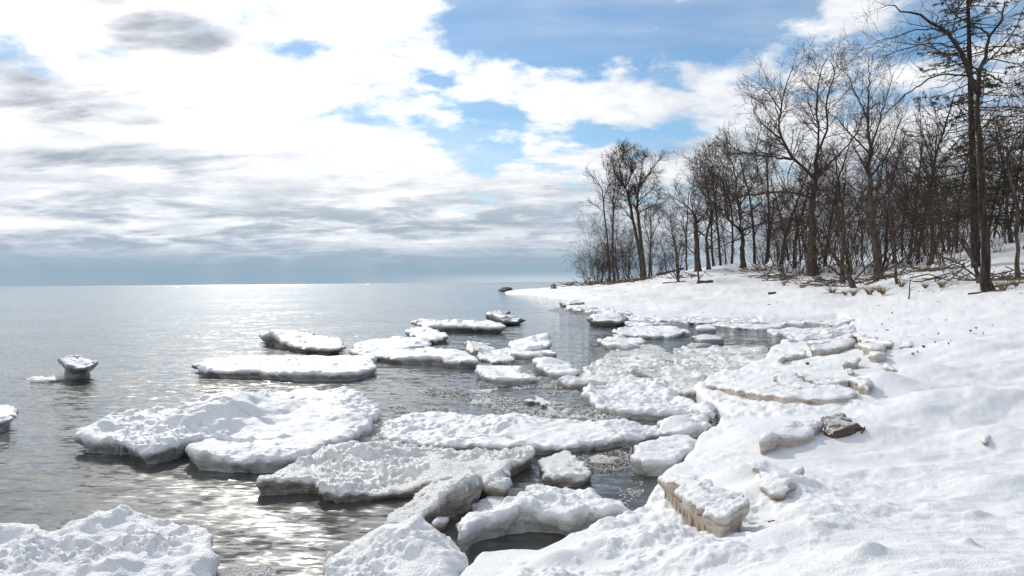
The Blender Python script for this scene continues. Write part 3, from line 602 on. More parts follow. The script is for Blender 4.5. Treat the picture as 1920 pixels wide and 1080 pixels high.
    for px, t, lab in (([(1510, 640), (1540, 637), (1575, 632), (1600, 624), (1605, 632), (1570, 640), (1530, 645)], .16, 'leaning ice slab with an orange brown end in the shore jumble'),
                       ([(1518, 650), (1545, 642), (1569, 636), (1584, 633), (1605, 637), (1590, 644), (1560, 650), (1530, 655)], .16, 'arched snow covered slab in front of the leaning slab'),
                       ([(1600, 625), (1620, 626), (1640, 632), (1675, 640), (1668, 643), (1635, 640), (1612, 634)], .18, 'dark shadowed slab at the back of the shore jumble'),
                       ([(1607, 641), (1615, 632), (1625, 640), (1650, 643), (1666, 650), (1650, 655), (1625, 656)], .15, 'knobbly pale slab with a pointed top in the shore jumble'),
                       ([(1628, 660), (1640, 656), (1668, 659), (1660, 664), (1637, 666)], .12, 'small squared lump of ice below the shore jumble'),
                       ([(1579, 679), (1590, 669), (1612, 669), (1616, 673), (1595, 678), (1588, 683)], .10, 'curled lump of ice with brownish stain on smooth snow'),
                       ([(1587, 694), (1592, 688), (1602, 690), (1598, 696)], .08, 'small brown stained nub of ice on smooth snow'),
                       ([(1655, 684), (1672, 682), (1680, 690), (1664, 690)], .07, 'thin upturned flake of ice on smooth snow'),
                       ([(1455, 668), (1475, 660), (1500, 655), (1512, 658), (1490, 668), (1465, 674)], .11, 'narrow grey ice rib between the slush field and snow'),
                       ([(1680, 640), (1700, 636), (1722, 636), (1718, 641), (1695, 644)], .10, 'low far ice lump at the inland end of the jumble')):
        A('ice_chunk', lab, px, t, 'dirty', onland=True, under=.05, lum=.04, cat='ice chunk', rnd=.06, warp=.04)
    A('ice_ridge', 'frosted ice ridge leading up to the bare brown boulder', [(1424, 815), (1445, 800), (1480, 790), (1520, 782), (1545, 788), (1535, 802), (1490, 812), (1455, 822), (1435, 826)], 0.12, 'dirty', onland=True, under=.02, lum=.04, cat='ice ridge', humps=((1440, 812, .05, .15),))
    A('boulder', 'bare brown boulder dusted with snow half buried in the beach', [(1536, 797), (1545, 780), (1570, 773), (1600, 773), (1622, 790), (1624, 800), (1600, 806), (1560, 808)], 0.075, 'brownice', onland=True, under=.0, lum=.02, n3=.005, cat='boulder', humps=((1598, 785, .045, .16), (1560, 790, .02, .1)), rnd=.05, lum_scale=4)
    A('ice_ledge', 'knobbly brown ice lip over a dark hollow in the snow', [(1412, 866), (1420, 858), (1450, 862), (1490, 872), (1500, 885), (1485, 892), (1465, 890), (1440, 884), (1422, 876)], 0.10, 'dirty', onland=True, under=.05, lum=.03, cat='ice ledge', lum_scale=8)
    A('ice_chunk', 'small frosted brown lump on the smooth inland snow', [(1832, 818), (1846, 812), (1864, 814), (1858, 822), (1838, 824)], 0.06, 'dirty', onland=True, lum=.012, cat='ice chunk', n3=0, warp=.02)
    A('ice_chunk', 'short pale ice stub poking out of smooth snow', [(1516, 918), (1524, 915), (1546, 925), (1542, 930), (1522, 924)], 0.06, 'ice', onland=True, lum=.006, cat='ice chunk', warp=.008, res=.012, n3=0)
    A('ice_shelf', 'long straight snow topped shelf edge along the back of the quiet pool', [(1172, 598), (1215, 601), (1260, 602), (1330, 604), (1400, 603), (1450, 605), (1500, 604), (1550, 606), (1585, 604), (1590, 599), (1470, 597), (1300, 594), (1180, 594)], 0.05, 'ice', onland=True, under=.10, lum=.07, cat='ice shelf', res=.055, warp=.10, depth=.35, rnd=.08)
    A('ice_shelf', 'ragged shelf edge between the dark block and the far spit', [(1062, 578), (1080, 580), (1110, 584), (1150, 587), (1180, 590), (1200, 586), (1150, 582), (1100, 577), (1070, 574)], 0.06, 'ice', onland=True, under=.15, lum=.12, cat='ice shelf', res=.09, warp=.12, depth=.4, rnd=.1)
    A('ice_shelf', 'crumbled end of the shelf where the quiet pool meets the jumble', [(1470, 628), (1500, 619), (1560, 616), (1600, 612), (1610, 618), (1570, 626), (1520, 634), (1485, 640)], 0.07, 'ice', onland=True, under=.05, lum=.10, cat='ice shelf', res=.05, warp=.10, lum_scale=4)
    # --- far shore
    A('ice_floe', 'dark edged ledge of ice off the far spit', [(1045, 568), (1060, 565), (1092, 566), (1090, 570), (1060, 571)], 0.26, 'greyice', lum=.1, under=.08, res=.12)
    A('boulder', 'dark rounded boulder in the lake beyond the spit', [(938, 541.5), (943, 539), (953, 538.6), (959, 541), (958, 542.6), (948, 543), (940, 542.8)], 0.45, 'rock', humps=((949, 541, .40, 1.0),), under=-.2, lum=.08, rnd=.8, res=.2, cat='boulder', lum_scale=.8, n3=.03)
    A('rock', 'square brown rock standing on the far spit', [(1033, 541.6), (1036, 540), (1041, 540.2), (1041.5, 542), (1037, 543.2)], 0.65, 'brownrock', onland=True, under=-.03, lum=.03, rnd=.15, res=.1, cat='rock', lum_scale=1, n3=.01, warp=.01)
build_ice()

# ------------------------------------------------------------------ floating brash: too small to count
def build_brash():
    areas = [([(900, 715), (1060, 705), (1110, 760), (1200, 785), (1100, 790), (960, 790), (880, 750)], 2200, .035), ([(720, 735), (880, 715), (880, 770), (740, 775)], 350, .03),
             ([(1080, 850), (1200, 820), (1230, 900), (1170, 960), (1100, 900)], 420, .02), ([(640, 805), (740, 800), (760, 830), (600, 845)], 700, .022),              ([(1020, 580), (1070, 575), (1090, 583), (1060, 588)], 150, .12), ([(860, 975), (950, 945), (985, 940), (930, 965)], 160, .02)]
    V, Fc = [], []
    for poly, n, size in areas:
        P = np.array([on_z(a, b, 0)[:2] for a, b in poly]); lo, hi = P.min(0), P.max(0)
        q = rng.uniform(lo, hi, (n * 3, 2)); ok = (poly_sd(P, q[:, 0], q[:, 1]) > 0) & (fbm(q[:, 0], q[:, 1], 1.6, 3, .6) > -0.05)
        for x, y in q[ok][:n]:
            k = 6; r = size * rng.uniform(.3, 1.2); b = len(V); a0 = rng.uniform(0, 6); hgt = rng.uniform(.004, .014) * (1 + size * 6)
            for s, z in ((1.0, -0.004), (0.75, hgt)):
                for i in range(k):
                    rr = r * s * (0.7 + 0.5 * math.sin(i * 2.4 + a0)); V.append((x + rr * math.cos(a0 + i * 2 * math.pi / k), y + rr * math.sin(a0 + i * 2 * math.pi / k), z))
            Fc += [[b + i, b + (i + 1) % k, b + k + (i + 1) % k, b + k + i] for i in range(k)]; Fc += [[b + k, b + k + 1, b + k + 2, b + k + 3], [b + k, b + k + 3, b + k + 4, b + k + 5]]
    o = link('brash_ice', mesh_np('brash_ice', np.array(V), np.array(Fc), False), M['wet'])
    tag(o, 'scattered tiny crumbs of floating brash ice', kind='stuff')
build_brash()

# ------------------------------------------------------------------ trees
def catmull(P, n):
    P = np.asarray(P, float); 
    if len(P) == 2: P = np.array([P[0], (P[0] + P[1]) / 2, P[1]])
    Q = np.vstack([2 * P[0] - P[1], P, 2 * P[-1] - P[-2]])
    t = np.linspace(0, len(P) - 1 - 1e-6, n); i = t.astype(int); f = (t - i)[:, None]
    a, b, c, d = Q[i], Q[i + 1], Q[i + 2], Q[i + 3]
    return 0.5 * (2 * b + (c - a) * f + (2 * a - 5 * b + 4 * c - d) * f ** 2 + (3 * b - a - 3 * c + d) * f ** 3)
def tubes(B, R, k):
    """B (m,n,3) centre lines, R (m,n) radii -> verts, quads"""
    m, n, _ = B.shape
    T = np.gradient(B, axis=1); T /= np.linalg.norm(T, axis=2, keepdims=True) + 1e-9
    ref = np.where(np.abs(T[:, :1, 2:3]) > 0.85, np.array([1.0, 0, 0]), np.array([0, 0, 1.0]))
    ref = np.broadcast_to(ref, T.shape)
    U = np.cross(T, ref); U /= np.linalg.norm(U, axis=2, keepdims=True) + 1e-9
    W = np.cross(T, U)
    a = np.arange(k) * 2 * math.pi / k
    V = B[:, :, None] + R[:, :, None, None] * (np.cos(a)[None, None, :, None] * U[:, :, None] + np.sin(a)[None, None, :, None] * W[:, :, None])
    idx = np.arange(m * n * k).reshape(m, n, k)
    nx = np.roll(idx, -1, 2)
    Q = np.stack([idx[:, :-1], nx[:, :-1], nx[:, 1:], idx[:, 1:]], -1).reshape(-1, 4)
    return V.reshape(-1, 3), Q
def join(parts):
    V, Q, o = [], [], 0
    for v, q in parts: V.append(v); Q.append(q + o); o += len(v)
    return np.concatenate(V), np.concatenate(Q)
def children(B, R, g, per_m, t0, ang, ratio, npts, up, wob, rratio, minr, maxn=None, lmin=0.15, lmax=9.0, flat=0.0):
    """side branches for every branch in B"""
    m, n, _ = B.shape
    L = np.linalg.norm(np.diff(B, axis=1), axis=2).sum(1)
    cnt = np.maximum(1, np.round(L * per_m * g.uniform(.75, 1.25, m))).astype(int)
    pi = np.repeat(np.arange(m), cnt); M_ = len(pi)
    if maxn and M_ > maxn: pi = pi[np.sort(g.choice(M_, maxn, False))]; M_ = maxn
    t = t0 + (1 - t0) * g.random(M_) ** 0.85
    f = t * (n - 1) * 0.999; i = f.astype(int); f = (f - i)[:, None]
    start = B[pi, i] * (1 - f) + B[pi, i + 1] * f
    r0 = R[pi, i] * (1 - f[:, 0]) + R[pi, i + 1] * f[:, 0]
    T = B[pi, i + 1] - B[pi, i]; T /= np.linalg.norm(T, axis=1, keepdims=True) + 1e-9
    rv = g.normal(size=(M_, 3)); rv[:, 2] *= (1 - flat); rv -= (rv * T).sum(1, keepdims=True) * T; rv /= np.linalg.norm(rv, axis=1, keepdims=True) + 1e-9
    a = np.radians(g.normal(ang, 11, M_))[:, None]
    d = T * np.cos(a) + rv * np.sin(a)
    Lc = np.clip(L[pi] * ratio * (1.05 - 0.6 * t) * g.uniform(.55, 1.25, M_), lmin, lmax)
    st = (Lc / (npts - 1))[:, None]
    out = [start]; p = start
    for s in range(npts - 1):
        d = d + g.normal(size=(M_, 3)) * wob + np.array([0, 0, up]); d /= np.linalg.norm(d, axis=1, keepdims=True)
        p = p + d * st; out.append(p)
    Bc = np.stack(out, 1)
    r0 = np.maximum(r0 * rratio, minr)
    Rc = np.maximum(r0[:, None] * np.linspace(1, 0.3, npts)[None], minr * 0.7)
    return Bc, Rc
def tree(name, label, D, limbs, kind='oak', seed=1, dens=1.0, cat='tree', group=None, bark='bark', twig='twig', maxtw=6500, depth=0.55):
    """limbs: list of (points in the photograph, start width, end width); the first is the trunk"""
    g = np.random.default_rng(seed)
    trunk_px = limbs[0][0]
    b = at(trunk_px[0][0], trunk_px[0][1], D)
    b[2] = float(land_h(np.array(b[0]), np.array(b[1]))) - 0.10
    root = link(name, None, loc=tuple(b)); tag(root, label, cat, group)
    Bs, Rs = [], []
    trunkB = None
    for li, (pts, w0, w1) in enumerate(limbs):
        n = 14
        P = np.array([at(px, py, D) for px, py in pts])
        if li == 0: P[0] = b
        B = catmull(P, n)
        seg = np.linalg.norm(B - B[0], axis=1)
        if li == 0:
            trunkB = B.copy()
            B[:, 1] += 0.04 * seg * g.normal() * depth
        else:
            B[:, 1] += seg * g.uniform(-1, 1) * depth
        B[1:] += g.normal(size=(n - 1, 3)) * 0.012 * seg[-1] ** 0.6
        if li:                                              # root the limb in the wood it grows from
            W = np.concatenate([catmull(q_ + b, 60) for q_ in Bs])
            j = np.argmin(np.linalg.norm((W - B[0]) * np.array([1, .15, 1]), axis=1))
            B += (W[j] - B[0]) * np.linspace(1, .0, n)[:, None] * np.array([1, 0, 1]) + (W[j] - B[0]) * np.array([0, 1, 0])
        R = np.linspace(w0 * (.86 if li == 0 else .62), w1 * .5, n) * 0.5 * D / F
        if li == 0: R[0] *= 1.45; R[1] *= 1.1
        Bs.append(B - b); Rs.append(R)
    v, q = tubes(Bs[0][None], Rs[0][None], 10)
    link('trunk', mesh_np('trunk', v, q), M[bark], root)
    for B, R in zip(Bs[1:], Rs[1:]):
        v, q = tubes(B[None], R[None], 8); link('limb', mesh_np('limb', v, q), M[bark], root)
    B0 = np.stack(Bs); R0 = np.stack(Rs)
    mr = 0.00010 * D + 0.002
    prm = dict(oak=(52, .36, .03, .20, .45), elm=(38, .36, .06, .13, .45), thin=(40, .28, .05, .13, .3), tangle=(58, .42, -.01, .24, .3), fan=(30, .4, .03, .14, .2))[kind]
    ang, ratio, up, wob, t0 = prm
    lv = [children(B0[:1], R0[:1], g, 1.9 * dens, t0, ang, ratio * .8, 8, up, wob * .7, .32, mr * 1.7, lmin=1.6, lmax=6)]
    if len(B0) > 1: lv.append(children(B0[1:], R0[1:], g, 2.8 * dens, .12, ang, ratio * 1.5, 8, up, wob * .7, .42, mr * 1.7, lmin=1.6, lmax=6.5))
    B1, R1 = np.concatenate([v[0] for v in lv]), np.concatenate([v[1] for v in lv])
    B2, R2 = children(B1, R1, g, 2.3 * dens, .12, 46, .48, 5, up, wob, .55, mr * 1.15, maxn=int(maxtw * .42), lmin=.7)
    B3, R3 = children(np.concatenate([B2, B1[:, 3:]]), np.concatenate([R2, R1[:, 3:]]), g, 2.6 * dens, .1, 42, .55, 3, up, wob, .65, mr * .9, maxn=maxtw, lmin=.5, lmax=1.5)
    v, q = join([tubes(B1, R1, 5), tubes(B2, R2, 4), tubes(B3, R3, 3)])
    link('crown', mesh_np('crown', v, q, True), M[twig], root)
    return root

def build_trees():
    t = tree
    t('tree', 'tall forked tree with thick dark trunk at the edge of the beach', 28, [
        ([(1854, 541), (1850, 470), (1846, 388), (1844, 270), (1843, 220), (1841, 169)], 21, 13),
        ([(1841, 172), (1827, 135), (1813, 82), (1788, 48), (1757, 17), (1717, 3), (1690, -12)], 17, 3), ([(1841, 170), (1852, 135), (1875, 90), (1894, 48), (1920, 22), (1945, -30)], 15, 6),
        ([(1894, 48), (1886, 34), (1858, 14), (1838, -5), (1825, -40)], 7, 3), ([(1853, 135), (1886, 129), (1920, 141), (1960, 130)], 7, 3), ([(1848, 290), (1868, 275), (1894, 264), (1920, 249), (1960, 235)], 10, 5),
        ([(1827, 140), (1774, 135), (1740, 155), (1717, 169), (1684, 202), (1665, 215)], 6, 2), ([(1846, 386), (1820, 390), (1784, 401), (1752, 418), (1716, 427)], 7, 3), ([(1813, 82), (1770, 70), (1720, 75), (1680, 95)], 5, 2), ([(1790, 50), (1740, 45), (1695, 60), (1660, 65)], 5, 2),
        ([(1875, 90), (1905, 70), (1950, 60)], 6, 3), ([(1843, 230), (1800, 260), (1760, 290), (1730, 330)], 5, 2)], 'oak', 3, .9, bark='darkbark', depth=.5)
    t('tree', 'thin young tree with straight slender stem just beyond the forked tree', 31, [([(1909, 528), (1906, 450), (1903, 380), (1890, 330), (1880, 290), (1868, 220)], 9, 3), ([(1903, 380), (1915, 340), (1930, 290)], 5, 2)], 'thin', 5, .8)
    t('tree', 'tall straight forked tree with narrow upright crown', 50, [([(1647, 514), (1640, 450), (1633, 388), (1628, 320), (1630, 281), (1625, 225)], 17, 8), ([(1625, 228), (1612, 200), (1599, 180), (1585, 150), (1562, 132)], 6, 2), ([(1626, 225), (1628, 180), (1630, 141), (1628, 101)], 6, 2),
        ([(1630, 281), (1642, 240), (1655, 195), (1672, 140)], 7, 2), ([(1630, 290), (1605, 250), (1585, 215), (1560, 180)], 6, 2), ([(1631, 330), (1660, 300), (1690, 250), (1712, 200)], 7, 2), ([(1632, 380), (1600, 340), (1570, 310)], 5, 2), ([(1634, 390), (1668, 350), (1700, 320)], 5, 2)], 'elm', 9, 1.1)
    t('tree', 'massive vine hung tree with wide crooked limbs', 60, [([(1524, 514), (1522, 460), (1521, 418), (1526, 370), (1530, 329), (1532, 290)], 21, 12), ([(1529, 335), (1505, 318), (1482, 302), (1455, 270), (1444, 240), (1448, 219), (1450, 190), (1464, 141)], 11, 3),
        ([(1532, 292), (1528, 250), (1515, 205), (1512, 160), (1520, 130)], 8, 2), ([(1532, 290), (1550, 240), (1548, 190), (1560, 140), (1552, 115)], 8, 2), ([(1482, 302), (1450, 300), (1415, 296), (1371, 287), (1345, 270)], 7, 2), ([(1522, 370), (1490, 360), (1445, 358), (1392, 361), (1362, 341), (1335, 318)], 8, 2),
        ([(1530, 330), (1560, 300), (1590, 260), (1600, 220)], 7, 2), ([(1455, 270), (1420, 250), (1395, 225), (1385, 195)], 5, 2), ([(1448, 219), (1425, 190), (1400, 170)], 4, 1.5), ([(1522, 420), (1480, 410), (1440, 425)], 6, 2)], 'oak', 14, 1.25, maxtw=9000)
    t('oak_tree', 'spreading oak with low wide limbs beside the snowy path', 78, [([(1393, 503), (1392, 470), (1392, 441), (1386, 430)], 12, 10), ([(1386, 432), (1370, 420), (1356, 406), (1350, 370), (1338, 344), (1312, 332), (1285, 317)], 8, 2), ([(1389, 430), (1388, 418), (1383, 388), (1372, 360), (1368, 330), (1352, 300), (1340, 262)], 7, 2),
        ([(1392, 436), (1401, 427), (1433, 418), (1455, 400), (1470, 380)], 7, 2), ([(1383, 388), (1400, 360), (1412, 330), (1405, 290), (1410, 255)], 5, 2), ([(1391, 445), (1375, 452), (1350, 462), (1330, 475)], 4, 2), ([(1350, 372), (1330, 362), (1305, 355)], 4, 1.5), ([(1384, 400), (1410, 392), (1430, 370)], 4, 2)], 'oak', 21, 1.25, maxtw=8000)
    t('tree_snag', 'broken thick trunk with a splintered top and one long side limb', 80, [([(1309, 511), (1307, 470), (1305, 430), (1303, 401)], 14, 11), ([(1300, 425), (1295, 405), (1279, 388), (1253, 373), (1232, 367)], 6, 1.5), ([(1308, 420), (1315, 412), (1327, 394), (1330, 370), (1340, 345)], 5, 1.5), ([(1298, 415), (1294, 390), (1294, 364), (1312, 345), (1318, 322)], 4, 1.5), ([(1306, 478), (1294, 470), (1286, 460)], 5, 2)], 'oak', 25, .9, cat='dead tree', maxtw=2600)
    t('tree', 'slim straight tree growing just behind the broken trunk', 84, [([(1329, 508), (1326, 470), (1325, 447), (1332, 403), (1328, 370), (1322, 335)], 8, 4), ([(1328, 430), (1340, 400), (1345, 370)], 4, 1.5), ([(1330, 405), (1318, 375), (1300, 350), (1290, 320)], 4, 1.5), ([(1326, 470), (1345, 450), (1375, 440)], 4, 1.5)], 'elm', 28, 1.0, maxtw=3000)
    t('tree', 'tall left leaning tree with a dense rounded top on the point', 95, [([(1206, 525), (1198, 470), (1187, 415), (1178, 364), (1164, 344)], 9, 5), ([(1165, 346), (1161, 314), (1166, 298), (1170, 286)], 4, 1.5), ([(1172, 355), (1182, 330), (1186, 300), (1192, 288)], 4, 1.5), ([(1164, 344), (1150, 325), (1143, 305)], 3.5, 1.5), ([(1187, 415), (1172, 395), (1160, 385)], 3, 1.5)], 'elm', 31, 1.5, maxtw=4500)
    t('tree', 'tall upright tree with a fanned top crossing the leaning tree', 94, [([(1208, 525), (1203, 470), (1198, 418), (1195, 382), (1196, 350)], 10, 6), ([(1196, 352), (1190, 326), (1178, 299), (1176, 288)], 4, 1.5), ([(1196, 350), (1205, 338), (1226, 311), (1236, 298)], 4.5, 1.5), ([(1198, 350), (1204, 320), (1206, 295)], 4, 1.5), ([(1196, 382), (1212, 365), (1230, 350)], 3.5, 1.5), ([(1197, 400), (1215, 390), (1235, 385)], 3, 1.5)], 'elm', 35, 1.5, maxtw=5000)
    t('tree', 'thin bare sapling reaching furthest over the lake', 100, [([(1144, 526), (1141, 486), (1135, 406), (1132, 370), (1124, 344), (1107, 327)], 4.5, 1.5), ([(1134, 400), (1120, 385), (1102, 373)], 2.5, 1), ([(1132, 372), (1140, 350), (1142, 330)], 2.5, 1)], 'thin', 38, .7, maxtw=1200)
    t('tree', 'slim twin of the sapling with a feathery top', 98, [([(1151, 526), (1150, 470), (1149, 388), (1152, 345), (1150, 310)], 5, 1.8), ([(1149, 390), (1158, 360), (1165, 330)], 3, 1), ([(1150, 360), (1140, 335), (1138, 312)], 3, 1)], 'thin', 41, 1.1, maxtw=2200)
    t('tree', 'small bushy tree at the foot of the tall upright tree', 92, [([(1217, 523), (1219, 480), (1221, 440), (1220, 400)], 5, 2), ([(1220, 450), (1235, 420), (1243, 395)], 3, 1), ([(1219, 460), (1208, 430), (1204, 405)], 3, 1)], 'thin', 44, 1.3, maxtw=2600)
    t('tree', 'cluster of slender stems in front of the broken trunk', 70, [([(1272, 530), (1268, 490), (1262, 450), (1256, 410)], 5, 2), ([(1274, 530), (1277, 480), (1274, 440), (1270, 395)], 5, 2), ([(1276, 530), (1282, 490), (1290, 440)], 4, 1.5), ([(1271, 530), (1258, 490), (1245, 460)], 3, 1.5)], 'thin', 47, 1.1, maxtw=2600)
    t('tree', 'single thin pole like tree on the edge of the snowy path', 66, [([(1309, 531), (1310, 500), (1308, 470), (1312, 440)], 4.5, 2)], 'thin', 49, .8, maxtw=600)
    t('tree', 'leaning many stemmed tree sprawling low over the snow', 40, [([(1603, 531), (1585, 505), (1560, 475), (1537, 453), (1510, 435)], 12, 3), ([(1600, 529), (1580, 512), (1555, 490), (1520, 465), (1480, 455)], 8, 2), ([(1602, 528), (1598, 490), (1597, 453), (1610, 425), (1625, 400)], 7, 2), ([(1600, 528), (1625, 500), (1650, 480), (1680, 450)], 6, 2), ([(1560, 475), (1550, 445), (1552, 410)], 5, 2)], 'tangle', 52, 1.1, twig='redtwig')
    t('tree', 'slender sapling between the upright forked tree and the many stemmed shrub', 38, [([(1684, 534), (1680, 480), (1672, 420), (1668, 370), (1662, 310)], 6, 2), ([(1675, 450), (1690, 420), (1700, 380)], 3, 1)], 'thin', 55, .9, twig='redtwig', maxtw=2000)
    t('tree', 'fan of many bent stems beside the thick forked trunk', 32, [([(1836, 527), (1825, 490), (1800, 450), (1775, 409), (1755, 370)], 9, 3), ([(1834, 525), (1810, 480), (1780, 450), (1755, 432), (1720, 410)], 8, 2), ([(1836, 525), (1830, 470), (1815, 420), (1800, 360)], 8, 2), ([(1833, 526), (1800, 495), (1760, 478), (1715, 470)], 6, 2), ([(1837, 526), (1842, 470), (1835, 420)], 6, 2)], 'tangle', 58, 1.1, twig='redtwig')
    t('tree', 'dark trunk with low boughs standing behind the leaning stems', 52, [([(1580, 506), (1582, 460), (1580, 410), (1572, 350), (1565, 290)], 10, 4), ([(1580, 420), (1605, 380), (1620, 340)], 5, 2), ([(1578, 400), (1555, 360), (1540, 320)], 5, 2)], 'oak', 61, 1.2, twig='redtwig')
    t('tree', 'crooked tree in the thicket behind the spreading fan of stems', 48, [([(1745, 500), (1748, 440), (1742, 380), (1735, 320), (1720, 260)], 9, 4), ([(1742, 390), (1765, 350), (1780, 300)], 5, 2), ([(1738, 350), (1710, 310), (1690, 280)], 5, 2)], 'oak', 64, 1.2, twig='redtwig')
    t('tree', 'dim tree at the back of the wood behind the thin young tree', 44, [([(1898, 505), (1890, 430), (1885, 360), (1880, 300), (1862, 230)], 10, 4), ([(1886, 370), (1910, 330), (1935, 290)], 6, 2), ([(1884, 340), (1860, 300), (1850, 260)], 5, 2), ([(1882, 310), (1900, 260), (1912, 200)], 5, 2)], 'oak', 67, 1.2)
build_trees()

def build_conifer(name, label, D, px, top_y, base_y, spread, seed, lean=0.0):
    g = np.random.default_rng(seed)
    b = at(px + lean, base_y, D); b[2] = float(land_h(np.array(b[0]), np.array(b[1]))) - 0.1
    tp = at(px, top_y, D)
    root = link(name, None, loc=tuple(b)); tag(root, label, 'conifer')
    H = tp[2] - b[2]; n = 16
    tr = np.stack([np.linspace(0, tp[0] - b[0], n), np.zeros(n), np.linspace(0, H, n)], 1)
    rad = np.linspace(0.22, 0.05, n)
    v, q = tubes(tr[None], rad[None], 10); link('trunk', mesh_np('trunk', v, q), M['darkbark'], root)
    Bs, Rs = [], []
    nb = 170
    for i in range(nb):
        t = 0.16 + 0.84 * (i / nb); z = H * t
        L = spread * (1.05 - 0.55 * t) * g.uniform(.6, 1.1); a = g.uniform(0, 2 * math.pi)
        s = np.linspace(0, 1, 8)
        drop = -0.16 * s + 0.14 * s ** 3 - g.uniform(0, .16) * s
        p0 = np.array([np.interp(z, tr[:, 2], tr[:, 0]), 0, z])
        B = p0 + np.stack([np.cos(a) * L * s, np.sin(a) * L * s, L * drop], 1) + g.normal(size=(8, 3)) * 0.03 * s[:, None] * L
        Bs.append(B); Rs.append(np.linspace(.032, .008, 8))
    B0, R0 = np.stack(Bs), np.stack(Rs)
    B1, R1 = children(B0, R0, g, 6.0, .15, 52, .22, 5, -.03, .10, .5, .006, lmin=.25, flat=.75)
    v, q = join([tubes(B0, R0, 5), tubes(B1, R1, 3)])
    link('branches', mesh_np('branches', v, q), M['darkbark'], root)
    # needles: short blades along the twigs, in patches, many boughs bare
    m, k, _ = B1.shape
    keep = (g.random(m) < .66) & (fbm(B1[:, 2, 0], B1[:, 2, 2] * 1.7, .8, 2, .5, seed) > -.12)
    Bk = B1[keep]; idx = np.repeat(np.arange(len(Bk)), 20); tt = g.uniform(0, k - 1.001, len(idx)); ii = tt.astype(int); ff = (tt - ii)[:, None]
    p = Bk[idx, ii] * (1 - ff) + Bk[idx, ii + 1] * ff
    d = Bk[idx, ii + 1] - Bk[idx, ii]; d /= np.linalg.norm(d, axis=1, keepdims=True) + 1e-9
    d = d * .6 + g.normal(size=d.shape) * .6 + np.array([0, 0, .15]); d /= np.linalg.norm(d, axis=1, keepdims=True)
    sd_ = np.cross(d, g.normal(size=d.shape)); sd_ /= np.linalg.norm(sd_, axis=1, keepdims=True) + 1e-9
    L = g.uniform(.08, .18, len(p))[:, None]; w = 0.015
    V = np.stack([p - sd_ * w, p + sd_ * w, p + d * L], 1).reshape(-1, 3)
    link('needles', mesh_np('needles', V, np.arange(len(V)).reshape(-1, 3), False), M['needle'], root)['kind'] = 'stuff'
    return root
build_conifer('conifer', 'tall ragged conifer with sparse drooping boughs behind the forked tree', 37, 1812, -90, 508, 3.4, 5, 18)
build_conifer('conifer', 'second dark conifer with flat boughs beside the forked tree', 34, 1965, -60, 520, 3.6, 8, 4)

def shrub_mesh(seed, h, spread, nst, lv2, lv3, rad=.014):
    g = np.random.default_rng(seed)
    n = 8; s = np.linspace(0, 1, n)
    a = g.uniform(0, 2 * math.pi, nst); lean = g.uniform(.15, 1.0, nst) * spread; hh = h * g.uniform(.55, 1.1, nst)
    B = np.stack([np.cos(a)[:, None] * (0.12 + lean[:, None] * s ** 1.3), np.sin(a)[:, None] * (0.12 + lean[:, None] * s ** 1.3), hh[:, None] * (s - .22 * s ** 3 * (lean / spread)[:, None])], 2)
    B[:, 1:] += np.cumsum(g.normal(size=(nst, n - 1, 3)) * .10 * h / 3 * np.array([1, 1, .6]), 1)
    Rr = np.linspace(1, .25, n)[None] * g.uniform(.7, 1.5, nst)[:, None] * rad
    B1, R1 = children(B, Rr, g, lv2, .18, 58, .42, 5, .02, .2, .55, .007, lmin=.25)
    B2, R2 = children(B1, R1, g, lv3, .1, 55, .5, 4, .0, .2, .6, .005, lmin=.2, maxn=6500)
    st = mesh_np('stems', *tubes(B, Rr, 5)); tw = mesh_np('crown', *join([tubes(B1, R1, 3), tubes(B2, R2, 3)]))
    return st, tw
